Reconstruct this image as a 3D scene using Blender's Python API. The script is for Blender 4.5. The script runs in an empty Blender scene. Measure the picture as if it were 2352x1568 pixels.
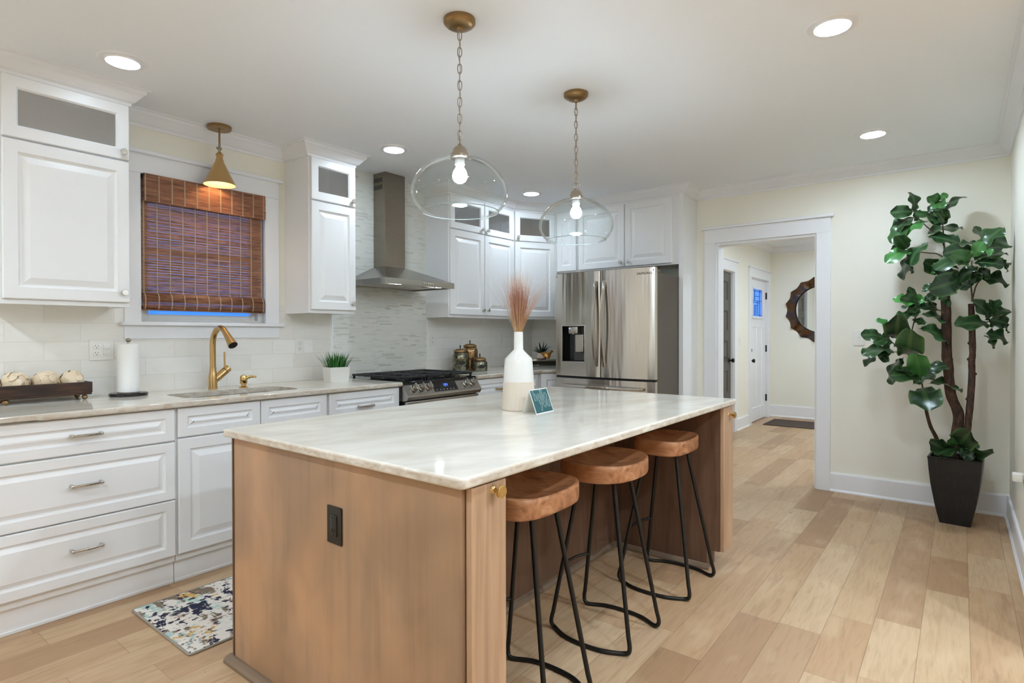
import bpy, bmesh, math, random
from mathutils import Vector, Matrix
random.seed(11)
PI = math.pi
SC = bpy.context.scene
COL = SC.collection

# ---------------------------------------------------------------- camera
H_CAM, YAW, PITCH, ROLL, F_PX = 1.27, 0.664, -0.0074, -0.0018, 1316.3
cam_d = bpy.data.cameras.new('camera')
cam_d.sensor_fit = 'HORIZONTAL'; cam_d.sensor_width = 36.0
cam_d.lens = 36.0 * F_PX / 2352.0
cam_d.shift_y = (775.83 - 784.0) / 2352.0
cam_d.clip_start = 0.05
cam = bpy.data.objects.new('camera', cam_d); COL.objects.link(cam)
fw = Vector((math.cos(YAW), math.sin(YAW), 0)); rt = Vector((math.sin(YAW), -math.cos(YAW), 0)); up = Vector((0, 0, 1))
f2 = fw * math.cos(PITCH) + up * math.sin(PITCH); u2 = up * math.cos(PITCH) - fw * math.sin(PITCH)
r3 = rt * math.cos(ROLL) + u2 * math.sin(ROLL); u3 = u2 * math.cos(ROLL) - rt * math.sin(ROLL)
cam.matrix_world = Matrix(((r3.x, u3.x, -f2.x, 0), (r3.y, u3.y, -f2.y, 0), (r3.z, u3.z, -f2.z, H_CAM), (0, 0, 0, 1)))
SC.camera = cam

# ---------------------------------------------------------------- world (dusk sky), exposure
W = bpy.data.worlds.new('dusk_sky'); SC.world = W; W.use_nodes = True
wn = W.node_tree.nodes; wl = W.node_tree.links; wn.clear()
wo = wn.new('ShaderNodeOutputWorld'); wb = wn.new('ShaderNodeBackground'); wt = wn.new('ShaderNodeTexCoord')
ws = wn.new('ShaderNodeSeparateXYZ'); wr = wn.new('ShaderNodeValToRGB')
wl.new(wt.outputs['Generated'], ws.inputs[0]); wl.new(ws.outputs['Z'], wr.inputs[0])
wr.color_ramp.elements[0].position = 0.0; wr.color_ramp.elements[0].color = (0.006, 0.10, 0.36, 1)
wr.color_ramp.elements[1].position = 0.3; wr.color_ramp.elements[1].color = (0.26, 0.42, 0.80, 1)
wl.new(wr.outputs[0], wb.inputs[0]); wb.inputs[1].default_value = 2.6
wl.new(wb.outputs[0], wo.inputs[0])
vs = SC.view_settings
SC.display_settings.display_device = 'sRGB'
vs.view_transform = 'Standard'; vs.look = 'None'; vs.gamma = 1.0; vs.use_curve_mapping = False
vs.exposure = 0.32
SC.cycles.sample_clamp_indirect = 6.0
SC.cycles.caustics_reflective = False; SC.cycles.caustics_refractive = False
SC.cycles.max_bounces = 10; SC.cycles.diffuse_bounces = 6; SC.cycles.transparent_max_bounces = 16
NEAR_W, CAN_W, ROW_W, BACK_W, SIDE_W, BULB_W, HALL_W = 26.0, 100.0, 210.0, 290.0, 560.0, 125.0, 330.0   # emission strengths of the recessed lights of the sink row and of the open row, added fill lights behind and to the side, pendant bulbs and added hall lights

# ---------------------------------------------------------------- planes of the place (metres)
VW, VU, VC, UF, VR, ZC = 3.80, 3.485, 3.125, 5.22, -0.27, 2.575   # sink wall, wall-cabinet faces, base fronts, far wall, side wall, ceiling
ZT, ZI = 0.93, 0.907                                              # sink counter, island top
# ---------------------------------------------------------------- helpers
def s2l(c):
    return tuple((x / 12.92 if x <= 0.04045 else ((x + 0.055) / 1.055) ** 2.4) for x in [v / 255.0 for v in c]) + (1.0,)

class MB:
    """collects shapes into one mesh"""
    def __init__(s): s.bm = bmesh.new(); s.M = Matrix.Identity(4)
    def v(s, p): return s.bm.verts.new(s.M @ Vector(p))
    def f(s, vs):
        try: return s.bm.faces.new(vs)
        except ValueError: return None
    def box(s, x0, x1, y0, y1, z0, z1, bev=0.0, seg=2):
        b = bmesh.new()
        bmesh.ops.create_cube(b, size=1.0)
        for q in b.verts:
            q.co = Vector(((x0 + x1) / 2 + q.co.x * (x1 - x0), (y0 + y1) / 2 + q.co.y * (y1 - y0), (z0 + z1) / 2 + q.co.z * (z1 - z0)))
        if bev > 0: bmesh.ops.bevel(b, geom=list(b.edges), offset=bev, segments=seg, affect='EDGES', profile=0.5)
        s.merge(b); return s
    def merge(s, b):
        mp = {}
        for q in b.verts: mp[q] = s.bm.verts.new(s.M @ q.co)
        for fc in b.faces: s.f([mp[q] for q in fc.verts])
        b.free()
    def prism(s, pts, z0, z1, bev=0.0, bev_bottom=True, seg=3):
        b = bmesh.new()
        bot = [b.verts.new((p[0], p[1], z0)) for p in pts]; top = [b.verts.new((p[0], p[1], z1)) for p in pts]
        n = len(pts); b.faces.new(top); b.faces.new(bot[::-1])
        for i in range(n): b.faces.new((bot[i], bot[(i + 1) % n], top[(i + 1) % n], top[i]))
        bmesh.ops.recalc_face_normals(b, faces=list(b.faces))
        if bev > 0:
            ed = [e for e in b.edges if (e.verts[0] in top and e.verts[1] in top) or (bev_bottom and e.verts[0] in bot and e.verts[1] in bot)]
            bmesh.ops.bevel(b, geom=ed, offset=bev, segments=seg, affect='EDGES', profile=0.5)
        s.merge(b); return s
    def extr(s, prof, a, b2, axis):
        """profile of 2-D points in the plane square to axis ('x','y'), swept from a to b2"""
        def P(t, q):
            return (t, q[0], q[1]) if axis == 'x' else ((q[0], t, q[1]) if axis == 'y' else (q[0], q[1], t))
        A = [s.v(P(a, q)) for q in prof]; Bv = [s.v(P(b2, q)) for q in prof]; n = len(prof)
        s.f(A[::-1]); s.f(Bv)
        for i in range(n): s.f((A[i], A[(i + 1) % n], Bv[(i + 1) % n], Bv[i]))
        return s
    def lathe(s, prof, n=32, o=(0, 0, 0), cap=True, closed=False, sx=1.0, sy=1.0):
        o = Vector(o); rings = []
        for r, z in prof:
            if r < 1e-6: rings.append([s.v(o + Vector((0, 0, z)))])
            else: rings.append([s.v(o + Vector((r * sx * math.cos(2 * PI * k / n), r * sy * math.sin(2 * PI * k / n), z))) for k in range(n)])
        pairs = list(zip(rings[:-1], rings[1:]))
        if closed: pairs.append((rings[-1], rings[0]))
        for a, b in pairs:
            for k in range(n):
                k2 = (k + 1) % n
                if len(a) == 1 and len(b) == 1: continue
                if len(a) == 1: s.f((a[0], b[k], b[k2]))
                elif len(b) == 1: s.f((a[k], a[k2], b[0]))
                else: s.f((a[k], a[k2], b[k2], b[k]))
        if cap and not closed:
            if len(rings[0]) > 1: s.f(rings[0][::-1])
            if len(rings[-1]) > 1: s.f(rings[-1])
        return s
    def tube(s, pts, r, n=10, closed=False, cap=True):
        P = [Vector(p) for p in pts]; m = len(P)
        rr = r if isinstance(r, (list, tuple)) else [r] * m
        tang = []
        for i in range(m):
            if closed: t = P[(i + 1) % m] - P[(i - 1) % m]
            else: t = P[min(i + 1, m - 1)] - P[max(i - 1, 0)]
            tang.append(t.normalized() if t.length > 1e-9 else Vector((0, 0, 1)))
        ref = Vector((0, 0, 1)) if abs(tang[0].z) < 0.9 else Vector((1, 0, 0))
        nrm = (ref - tang[0] * ref.dot(tang[0])).normalized(); rings = []
        for i in range(m):
            nrm = nrm - tang[i] * nrm.dot(tang[i])
            nrm = nrm.normalized() if nrm.length > 1e-6 else tang[i].orthogonal().normalized()
            bi = tang[i].cross(nrm)
            rings.append([s.v(P[i] + (nrm * math.cos(2 * PI * k / n) + bi * math.sin(2 * PI * k / n)) * rr[i]) for k in range(n)])
        for i in range(m if closed else m - 1):
            a = rings[i]; b = rings[(i + 1) % m]
            for k in range(n): s.f((a[k], a[(k + 1) % n], b[(k + 1) % n], b[k]))
        if cap and not closed: s.f(rings[0][::-1]); s.f(rings[-1])
        return s
    def ball(s, c, r, n=12, sq=(1, 1, 1)):
        prof = [(math.sin(PI * i / n) * r, -math.cos(PI * i / n) * r) for i in range(n + 1)]
        M0 = s.M.copy(); s.M = s.M @ Matrix.Translation(Vector(c)) @ Matrix.Diagonal((sq[0], sq[1], sq[2], 1))
        s.lathe(prof, n * 2, cap=False); s.M = M0; return s
    def rings(s, x0, x1, z0, z1, y, ring, back):
        """raised-panel front facing -y: ring = [(inset, depth)]; closed behind at y+back"""
        R = []
        for i, (ins, d) in enumerate(ring):
            R.append([s.v((x0 + ins, y + d, z0 + ins)), s.v((x1 - ins, y + d, z0 + ins)), s.v((x1 - ins, y + d, z1 - ins)), s.v((x0 + ins, y + d, z1 - ins))])
        bk = [s.v((x0, y + back, z0)), s.v((x1, y + back, z0)), s.v((x1, y + back, z1)), s.v((x0, y + back, z1))]
        L = [bk] + R
        for a, b in zip(L[:-1], L[1:]):
            for k in range(4): s.f((a[k], a[(k + 1) % 4], b[(k + 1) % 4], b[k]))
        s.f(R[-1]); s.f(bk[::-1]); return s
    def frame(s, x0, x1, z0, z1, y, w, ch, back):
        """glazed-door frame facing -y with a chamfered opening"""
        def q(ins, yy): return [s.v((x0 + ins, yy, z0 + ins)), s.v((x1 - ins, yy, z0 + ins)), s.v((x1 - ins, yy, z1 - ins)), s.v((x0 + ins, yy, z1 - ins))]
        L = [q(0, y + back), q(0, y + .003), q(.003, y), q(w, y), q(w + ch, y + ch), q(w + ch, y + back)]
        for a, b in zip(L, L[1:] + L[:1]):
            for k in range(4): s.f((a[k], a[(k + 1) % 4], b[(k + 1) % 4], b[k]))
        return s
    def build(s, name, mat, parent=None, ang=35, recalc=True, flat=.006):
        if recalc: bmesh.ops.recalc_face_normals(s.bm, faces=list(s.bm.faces))
        me = bpy.data.meshes.new(name); s.bm.to_mesh(me); s.bm.free()
        if len(me.polygons): me.set_sharp_from_angle(angle=math.radians(ang))
        for p in me.polygons: p.use_smooth = p.area < flat
        for m_ in (mat if isinstance(mat, (list, tuple)) else [mat]): me.materials.append(m_)
        o = bpy.data.objects.new(name, me); COL.objects.link(o)
        if parent is not None: o.parent = parent
        return o

def catmull(pts, n=8, closed=False):
    P = [Vector(p) for p in pts]; m = len(P); out = []
    for i in range(m if closed else m - 1):
        if closed: a, b, c, d = P[(i - 1) % m], P[i], P[(i + 1) % m], P[(i + 2) % m]
        else: a, b, c, d = P[max(i - 1, 0)], P[i], P[i + 1], P[min(i + 2, m - 1)]
        for k in range(n):
            t = k / n
            out.append(0.5 * ((2 * b) + (c - a) * t + (2 * a - 5 * b + 4 * c - d) * t * t + (3 * b - a - 3 * c + d) * t ** 3))
    if not closed: out.append(P[-1])
    return out

def fillet(pts, r, n=6):
    """polyline with rounded corners"""
    P = [Vector(p) for p in pts]; out = [P[0]]
    for i in range(1, len(P) - 1):
        a = (P[i - 1] - P[i]); b = (P[i + 1] - P[i]); ra = min(r, a.length * .45, b.length * .45)
        A = P[i] + a.normalized() * ra; Bp = P[i] + b.normalized() * ra
        for k in range(n + 1):
            t = k / n; out.append(A * (1 - t) ** 2 + P[i] * 2 * t * (1 - t) + Bp * t * t)
    out.append(P[-1]); return out

def rrect(x0, x1, y0, y1, r, n=6):
    out = []
    for cx, cy, a0 in ((x1 - r, y1 - r, 0), (x0 + r, y1 - r, 90), (x0 + r, y0 + r, 180), (x1 - r, y0 + r, 270)):
        for k in range(n + 1):
            a = math.radians(a0 + 90 * k / n); out.append((cx + r * math.cos(a), cy + r * math.sin(a)))
    return out

def font_mesh(fc, parent, mat):
    """lettering as a real mesh"""
    fc.materials.append(mat); fo = bpy.data.objects.new(fc.name, fc); COL.objects.link(fo); bpy.context.view_layer.update()
    me = bpy.data.meshes.new_from_object(fo.evaluated_get(bpy.context.evaluated_depsgraph_get())); nm = fc.name
    bpy.data.objects.remove(fo); o = bpy.data.objects.new(nm.split('.')[0], me); COL.objects.link(o); o.parent = parent; return o
def tag(o, label=None, cat=None, group=None, kind=None):
    if label: o['label'] = label
    if cat: o['category'] = cat
    if group: o['group'] = group
    if kind: o['kind'] = kind
    return o
def thing(name, label, cat, loc=(0, 0, 0), rz=0.0, group=None):
    o = bpy.data.objects.new(name, None); COL.objects.link(o); o.empty_display_size = .05
    o.location = loc; o.rotation_euler = (0, 0, rz)
    return tag(o, label, cat, group)
def struct(name, mb, mat, parent=None, ang=35):
    o = mb.build(name, mat, parent, ang)
    if parent is None: o['kind'] = 'structure'
    return o
def dup(root, loc, rz, label, group=None):
    r = root.copy(); COL.objects.link(r); r.location = loc; r.rotation_euler = (0, 0, rz); r['label'] = label
    if group: r['group'] = group
    for ch in list(root.children):
        c = ch.copy(); COL.objects.link(c); c.parent = r
        for g in list(ch.children):
            d = g.copy(); COL.objects.link(d); d.parent = c
    return r

# ---------------------------------------------------------------- materials
class NT:
    def __init__(s, name):
        s.m = bpy.data.materials.new(name); s.m.use_nodes = True; s.t = s.m.node_tree; s.n = s.t.nodes; s.l = s.t.links
        s.b = s.n['Principled BSDF']; s.out = s.n['Material Output']
    def new(s, typ, **kw):
        n = s.n.new('ShaderNode' + typ)
        for k, v in kw.items(): setattr(n, k, v)
        return n
    def put(s, sock, val):
        if isinstance(val, bpy.types.NodeSocket): s.l.new(val, sock)
        elif val is not None: sock.default_value = val
    def math(s, op, a, b=None, c=None, clamp=False):
        n = s.new('Math', operation=op, use_clamp=clamp); s.put(n.inputs[0], a)
        if b is not None: s.put(n.inputs[1], b)
        if c is not None: s.put(n.inputs[2], c)
        return n.outputs[0]
    def mix(s, f, a, b, blend='MIX'):
        n = s.new('Mix', data_type='RGBA', blend_type=blend); s.put(n.inputs[0], f); s.put(n.inputs[6], a); s.put(n.inputs[7], b)
        return n.outputs[2]
    def ramp(s, f, stops, interp='LINEAR'):
        n = s.new('ValToRGB'); cr = n.color_ramp; cr.interpolation = interp
        while len(cr.elements) < len(stops): cr.elements.new(0.5)
        for e, (p, c) in zip(cr.elements, stops): e.position = p; e.color = c if len(c) == 4 else tuple(c) + (1,)
        s.put(n.inputs[0], f); return n.outputs[0]
    def pos(s, obj=False):
        if obj: return s.new('TexCoord').outputs['Object']
        return s.new('NewGeometry').outputs['Position']
    def sep(s, v):
        n = s.new('SeparateXYZ'); s.put(n.inputs[0], v); return n.outputs
    def comb(s, x, y, z):
        n = s.new('CombineXYZ'); s.put(n.inputs[0], x); s.put(n.inputs[1], y); s.put(n.inputs[2], z); return n.outputs[0]
    def noise(s, v, scale=5, detail=3, rough=.5, dist=0.0):
        n = s.new('TexNoise'); s.put(n.inputs['Vector'], v); n.inputs['Scale'].default_value = scale; n.inputs['Detail'].default_value = detail
        n.inputs['Roughness'].default_value = rough; n.inputs['Distortion'].default_value = dist; return n.outputs['Fac']
    def white(s, v):
        n = s.new('TexWhiteNoise', noise_dimensions='3D'); s.put(n.inputs['Vector'], v); return n.outputs['Value']
    def scale(s, v, k):
        n = s.new('VectorMath', operation='MULTIPLY'); s.put(n.inputs[0], v); n.inputs[1].default_value = k; return n.outputs[0]
    def bump(s, h, strength=.3, dist=.01):
        n = s.new('Bump'); n.inputs['Strength'].default_value = strength; n.inputs['Distance'].default_value = dist
        s.put(n.inputs['Height'], h); s.l.new(n.outputs[0], s.b.inputs['Normal']); return n
    def done(s, color=None, rough=.5, metal=0.0, spec=.5, coat=0.0, coat_r=.05):
        s.put(s.b.inputs['Base Color'], color); s.put(s.b.inputs['Roughness'], rough); s.put(s.b.inputs['Metallic'], metal)
        s.put(s.b.inputs['Specular IOR Level'], spec); s.b.inputs['Coat Weight'].default_value = coat; s.b.inputs['Coat Roughness'].default_value = coat_r
        return s.m

def plain(name, rgb, rough=.5, metal=0.0, spec=.5, coat=0.0, var=0.04, scale=8.0):
    """one colour with a slight natural variation"""
    t = NT(name); c = s2l(rgb)
    f = t.noise(t.pos(True), scale, 3)
    col = t.mix(f, tuple(x * (1 - var) for x in c[:3]) + (1,), tuple(min(1, x * (1 + var)) for x in c[:3]) + (1,))
    return t.done(col, rough, metal, spec, coat)

def brushed(name, rgb, rough=.3, axis='z', strength=0.0, aniso=0.0):
    t = NT(name); p = t.pos(True)
    k = {'z': (320, 320, 6), 'x': (6, 320, 320), 'y': (320, 6, 320)}[axis]
    f = t.noise(t.scale(p, k), 4, 2)
    r = t.math('MULTIPLY_ADD', f, .16, rough - .08)
    if strength: t.bump(f, strength * .3, .0006)
    c = s2l(rgb)
    col = t.mix(f, tuple(x * .93 for x in c[:3]) + (1,), c)
    t.b.inputs['Anisotropic'].default_value = aniso
    return t.done(col, r, 1.0)

def emit(name, rgb, strength):
    t = NT(name); e = t.new('Emission'); e.inputs[0].default_value = s2l(rgb); e.inputs[1].default_value = strength
    t.l.new(e.outputs[0], t.out.inputs[0]); return t.m

def thin_glass(name, tint=(245, 250, 250), refl=.9, base=.03, rough=.02, seeds=False):
    """thin pane or blown shell: light passes straight, rim reflects"""
    t = NT(name); tr = t.new('BsdfTransparent'); tr.inputs[0].default_value = s2l(tint)
    g = t.new('BsdfGlossy'); g.inputs['Roughness'].default_value = rough; g.inputs[0].default_value = (1, 1, 1, 1)
    lw = t.new('LayerWeight'); lw.inputs[0].default_value = .07 if seeds else .12
    fac = t.math('MULTIPLY_ADD', lw.outputs['Fresnel'], refl, base, clamp=True)
    if seeds:
        v = t.new('TexVoronoi'); v.inputs['Scale'].default_value = 38; t.l.new(t.pos(True), v.inputs['Vector'])
        s1 = t.math('LESS_THAN', v.outputs['Distance'], .07)
        fac = t.math('MAXIMUM', fac, t.math('MULTIPLY', s1, .45))
        bp = t.new('Bump'); bp.inputs['Strength'].default_value = .12; bp.inputs['Distance'].default_value = .01
        t.l.new(t.noise(t.pos(True), 9, 2), bp.inputs['Height']); t.l.new(bp.outputs[0], g.inputs['Normal'])
    mx = t.new('MixShader'); t.l.new(fac, mx.inputs[0]); t.l.new(tr.outputs[0], mx.inputs[1]); t.l.new(g.outputs[0], mx.inputs[2])
    t.l.new(mx.outputs[0], t.out.inputs[0]); return t.m

def tile_coords(t, a, b, wa, hb, off=None, jitter=True):
    """running-bond cells: returns (row, idx, edge distance in metres)"""
    rowf = t.math('DIVIDE', b, hb); row = t.math('FLOOR', rowf)
    rnd = t.white(t.comb(row, 3.7, 1.3)) if off is None else t.math('MULTIPLY', row, off)
    p = t.math('ADD', t.math('DIVIDE', a, wa), t.math('MULTIPLY', rnd, 7.31) if off is None else rnd)
    if jitter: p = t.math('ADD', p, t.math('MULTIPLY', t.math('SINE', t.math('MULTIPLY', p, 2.1)), .3))
    idx = t.math('FLOOR', p)
    fa = t.math('FRACT', p); fb = t.math('FRACT', rowf)
    da = t.math('MULTIPLY', t.math('MINIMUM', fa, t.math('SUBTRACT', 1.0, fa)), wa)
    db = t.math('MULTIPLY', t.math('MINIMUM', fb, t.math('SUBTRACT', 1.0, fb)), hb)
    return row, idx, t.math('MINIMUM', da, db)

def m_floor():
    t = NT('oak_planks'); x, y, z = t.sep(t.pos())
    row, idx, ed = tile_coords(t, x, t.math('ADD', y, .035), .78, .165)
    cell = t.comb(row, idx, 0.0); r1 = t.white(cell)
    base = t.ramp(r1, [(0, s2l((164, 129, 96))), (.2, s2l((186, 151, 115))), (.5, s2l((192, 160, 124))), (.8, s2l((202, 173, 138))), (1, s2l((170, 134, 102)))])
    r2 = t.white(t.comb(idx, row, 5.0))
    g = t.comb(t.math('MULTIPLY', x, 1.6), t.math('MULTIPLY', y, 16.0), t.math('MULTIPLY', r2, 40.0))
    n1 = t.noise(g, 2.2, 5, .6, 1.2)
    n2 = t.noise(t.comb(t.math('MULTIPLY', x, 6), t.math('MULTIPLY', y, 90), r2), 2, 3)
    col = t.mix(t.math('MULTIPLY', t.ramp(n1, [(.45, (0, 0, 0)), (.72, (1, 1, 1))]), .42), base, s2l((146, 110, 78)))
    col = t.mix(t.math('MULTIPLY', n2, .16), col, s2l((150, 116, 84)))
    n3 = t.noise(t.comb(t.math('MULTIPLY', x, 2.0), t.math('MULTIPLY', y, 5.0), 0.0), 1.5, 2)
    col = t.mix(t.math('MULTIPLY', t.ramp(n3, [(.55, (0, 0, 0)), (.8, (1, 1, 1))]), .35), col, s2l((222, 196, 160)))
    vo = t.new('TexVoronoi'); vo.inputs['Scale'].default_value = 3.1
    t.l.new(t.comb(t.math('MULTIPLY', x, .8), t.math('MULTIPLY', y, 1.6), 2.0), vo.inputs['Vector'])
    kn = t.ramp(vo.outputs['Distance'], [(0, (1, 1, 1)), (.025, (.8, .8, .8)), (.06, (0, 0, 0))])
    pick = t.math('GREATER_THAN', t.sep(vo.outputs['Color'])[0], .55)
    col = t.mix(t.math('MULTIPLY', kn, t.math('MULTIPLY', pick, .75)), col, s2l((78, 55, 38)))
    st = t.noise(t.comb(t.math('MULTIPLY', x, 1.1), t.math('MULTIPLY', y, 7.0), t.math('MULTIPLY', r2, 17.0)), 1.3, 4, .6, 1.5)
    col = t.mix(t.math('MULTIPLY', t.ramp(st, [(.60, (0, 0, 0)), (.74, (1, 1, 1))]), .4), col, s2l((122, 98, 76)))
    v2 = t.new('TexVoronoi'); v2.inputs['Scale'].default_value = 5.2; t.l.new(t.comb(x, t.math('MULTIPLY', y, 1.2), 7.0), v2.inputs['Vector'])
    dots = t.math('MULTIPLY', t.math('LESS_THAN', v2.outputs['Distance'], .034), t.math('GREATER_THAN', t.sep(v2.outputs['Color'])[1], .62))
    col = t.mix(t.math('MULTIPLY', dots, .8), col, s2l((64, 46, 34)))
    seam = t.math('LESS_THAN', ed, .0011)
    col = t.mix(t.math('MULTIPLY', seam, .62), col, s2l((112, 82, 56)))
    t.bump(t.math('SUBTRACT', 1.0, seam), .25, .002)
    return t.done(col, t.math('MULTIPLY_ADD', n2, .15, .36), spec=.4)

def m_tile(axis):
    t = NT('marble_subway_tile'); x, y, z = t.sep(t.pos()); a = x if axis == 'x' else y
    row, idx, ed = tile_coords(t, t.math('ADD', a, .10 if axis == 'x' else .05), t.math('SUBTRACT', z, .93), .318, .1005, off=.5, jitter=False)
    r = t.white(t.comb(row, idx, 1.0))
    base = t.ramp(r, [(0, s2l((235, 231, 224))), (.5, s2l((239, 236, 230))), (1, s2l((243, 241, 237)))])
    v = t.noise(t.comb(t.math('MULTIPLY', a, 3.0), t.math('MULTIPLY', z, 9.0), t.math('MULTIPLY', r, 30)), 2.0, 5, .6, 1.0)
    base = t.mix(t.math('MULTIPLY', t.ramp(v, [(.5, (0, 0, 0)), (.75, (1, 1, 1))]), .25), base, s2l((222, 214, 202)))
    sm = t.math('LESS_THAN', ed, .0011)
    col = t.mix(t.math('MULTIPLY', sm, .55), base, s2l((205, 196, 184)))
    t.bump(t.math('SUBTRACT', 1.0, sm), .2, .002)
    return t.done(col, .38, spec=.4)

def m_mosaic():
    t = NT('linear_mosaic_tile'); x, y, z = t.sep(t.pos())
    row, idx, ed = tile_coords(t, x, z, .085, .0118)
    r = t.white(t.comb(row, idx, 2.0))
    base = t.ramp(r, [(0, s2l((228, 228, 221))), (.45, s2l((221, 221, 213))), (.75, s2l((225, 224, 214))), (.9, s2l((214, 213, 204))), (.98, s2l((202, 201, 191))), (1, s2l((190, 187, 175)))])
    sm = t.math('LESS_THAN', ed, .0008)
    col = t.mix(t.math('MULTIPLY', sm, .5), base, s2l((226, 226, 221)))
    t.bump(t.math('MULTIPLY', t.math('SUBTRACT', 1.0, sm), t.math('MULTIPLY_ADD', r, .5, .5)), .25, .003)
    return t.done(col, t.math('MULTIPLY_ADD', r, .2, .34), spec=.4)

def m_stone():
    t = NT('cream_quartzite'); p = t.pos(); x, y, z = t.sep(p)
    q = t.comb(t.math('MULTIPLY', x, 1.1), t.math('MULTIPLY', t.math('ADD', y, t.math('MULTIPLY', x, .25)), 2.3), t.math('MULTIPLY', z, 3.0))
    n1 = t.noise(q, 1.5, 4, .55, 1.2); n2 = t.noise(q, 2.4, 4, .55, 1.8); n3 = t.noise(t.scale(p, (1, 1, 1)), 28, 4, .6)
    col = t.ramp(n1, [(.3, s2l((206, 198, 184))), (.5, s2l((219, 212, 199))), (.68, s2l((230, 225, 214)))])
    vein = t.math('SUBTRACT', 1.0, t.math('MULTIPLY', t.math('ABSOLUTE', t.math('SUBTRACT', n2, .5)), 16.0), clamp=True)
    col = t.mix(t.math('MULTIPLY', vein, .10), col, s2l((186, 166, 140)))
    col = t.mix(t.math('MULTIPLY', t.ramp(n3, [(.58, (0, 0, 0)), (.8, (1, 1, 1))]), .12), col, s2l((196, 184, 166)))
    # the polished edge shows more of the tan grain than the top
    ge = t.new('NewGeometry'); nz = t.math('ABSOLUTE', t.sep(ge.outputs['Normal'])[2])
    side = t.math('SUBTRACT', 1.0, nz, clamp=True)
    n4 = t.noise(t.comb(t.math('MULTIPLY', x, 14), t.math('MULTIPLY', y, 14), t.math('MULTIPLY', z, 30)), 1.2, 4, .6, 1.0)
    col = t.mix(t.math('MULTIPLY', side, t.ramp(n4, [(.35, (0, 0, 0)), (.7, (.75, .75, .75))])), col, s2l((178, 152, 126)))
    return t.done(col, .09, spec=.5)

def m_wood(name, c_dark, c_mid, c_light, scale=(1, 12, 12), rough=.45, blotch=0.0, dist=1.5, coat=0.0, contrast=1.0, cloud=None):
    t = NT(name); p = t.pos(True)
    n1 = t.noise(t.scale(p, scale), 2.2, 5, .6, dist)
    col = t.ramp(n1, [(.5 - .22 / contrast, s2l(c_dark)), (.5, s2l(c_mid)), (.5 + .24 / contrast, s2l(c_light))])
    fine = t.noise(t.scale(p, tuple(k * 7 for k in scale)), 2.0, 2)
    col = t.mix(t.math('MULTIPLY', fine, .22), col, s2l(c_dark))
    if cloud:
        cl = t.noise(t.scale(p, (1, 1, .7)), 3.2, 3, .55, .8); col = t.mix(t.math('MULTIPLY', t.ramp(cl, [(.36, (0, 0, 0)), (.64, (1, 1, 1))]), .8), col, s2l(cloud))
    if blotch:
        b = t.noise(p, 2.6, 2, .5, .4)
        col = t.mix(t.math('MULTIPLY', t.ramp(b, [(.38, (1, 1, 1)), (.62, (0, 0, 0))]), blotch), col, s2l(c_dark))
    t.bump(fine, .06, .002)
    return t.done(col, rough, spec=.4, coat=coat)

M = {}
M['white'] = plain('white_lacquer', (240, 240, 240), .32, spec=.45, var=.01)
M['trim'] = plain('white_trim_paint', (238, 238, 240), .38, var=.01)
M['wall'] = plain('pale_cream_paint', (241, 237, 224), .7, var=.015, scale=2)
M['ceiling'] = plain('ceiling_paint', (241, 243, 246), .85, var=.01, scale=1)
M['floor'] = m_floor(); M['tile_x'] = m_tile('x'); M['tile_y'] = m_tile('y'); M['mosaic'] = m_mosaic(); M['stone'] = m_stone()
M['nickel'] = brushed('brushed_nickel', (205, 200, 192), .28)
M['knob'] = plain('satin_nickel_knob', (214, 210, 202), .34, .85, var=.02)
M['brass'] = brushed('brushed_brass', (208, 174, 120), .3)
M['brass_dark'] = brushed('aged_brass', (158, 128, 88), .36)
M['brass_pol'] = plain('polished_brass', (214, 182, 122), .2, 1.0, var=.02)
M['pewter'] = brushed('antique_pewter', (168, 156, 140), .3)
M['steel'] = brushed('stainless_steel', (176, 172, 166), .24, 'x', .03, .5)
def m_fridge():
    t = NT('fridge_stainless'); p = t.pos(True); f = t.noise(t.scale(p, (1.5, 1.5, 160)), 3, 2)
    wv = t.noise(t.scale(p, (9, 1, .9)), 1.0, 2); t.bump(wv, .3, .02)
    tg = t.new('Tangent', direction_type='RADIAL', axis='Z'); t.l.new(tg.outputs[0], t.b.inputs['Tangent'])
    t.b.inputs['Anisotropic'].default_value = .85; t.b.inputs['Anisotropic Rotation'].default_value = ANI_ROT
    return t.done(t.mix(f, s2l((204, 198, 190)), s2l((208, 203, 196))), t.math('MULTIPLY_ADD', f, .03, .19), 1.0)
ANI_ROT = 0.25
M['steel_v'] = m_fridge()
M['steel_dk'] = brushed('dark_stainless', (150, 140, 128), .26, 'x', .03)
M['black'] = plain('black_enamel', (18, 18, 19), .3, var=.1)
M['black_mt'] = plain('matt_black_metal', (30, 27, 23), .42, .3, var=.1)
M['iron'] = plain('cast_iron', (26, 26, 28), .42, var=.2, scale=40)
M['black_gl'] = plain('black_glass', (10, 10, 12), .06, spec=.6, var=.05)
M['fr_side'] = plain('fridge_side_grey', (92, 84, 74), .45, .2, var=.03)
M['rubber'] = plain('dark_rubber', (22, 22, 22), .7)
M['porc'] = plain('white_glazed_ceramic', (224, 222, 217), .12, coat=.4, var=.01)
M['bisque'] = plain('raw_stoneware', (214, 202, 186), .6, var=.06, scale=14)
M['plastic'] = plain('white_plastic', (236, 234, 228), .35, var=.01)
M['slot'] = plain('dark_slot', (60, 58, 54), .6)
M['pane'] = thin_glass('clear_pane', (222, 224, 226), .6, .40, .04)
M['glass'] = thin_glass('seeded_glass', (249, 252, 252), .68, .025, .02, True)
M['winpane'] = thin_glass('window_pane', (230, 240, 250), .6, .03)
M['isl'] = m_wood('stained_maple', (140, 112, 88), (178, 146, 117), (188, 152, 120), (9, 9, .5), .4, .5, .4, contrast=.7, cloud=(198, 154, 116))
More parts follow.
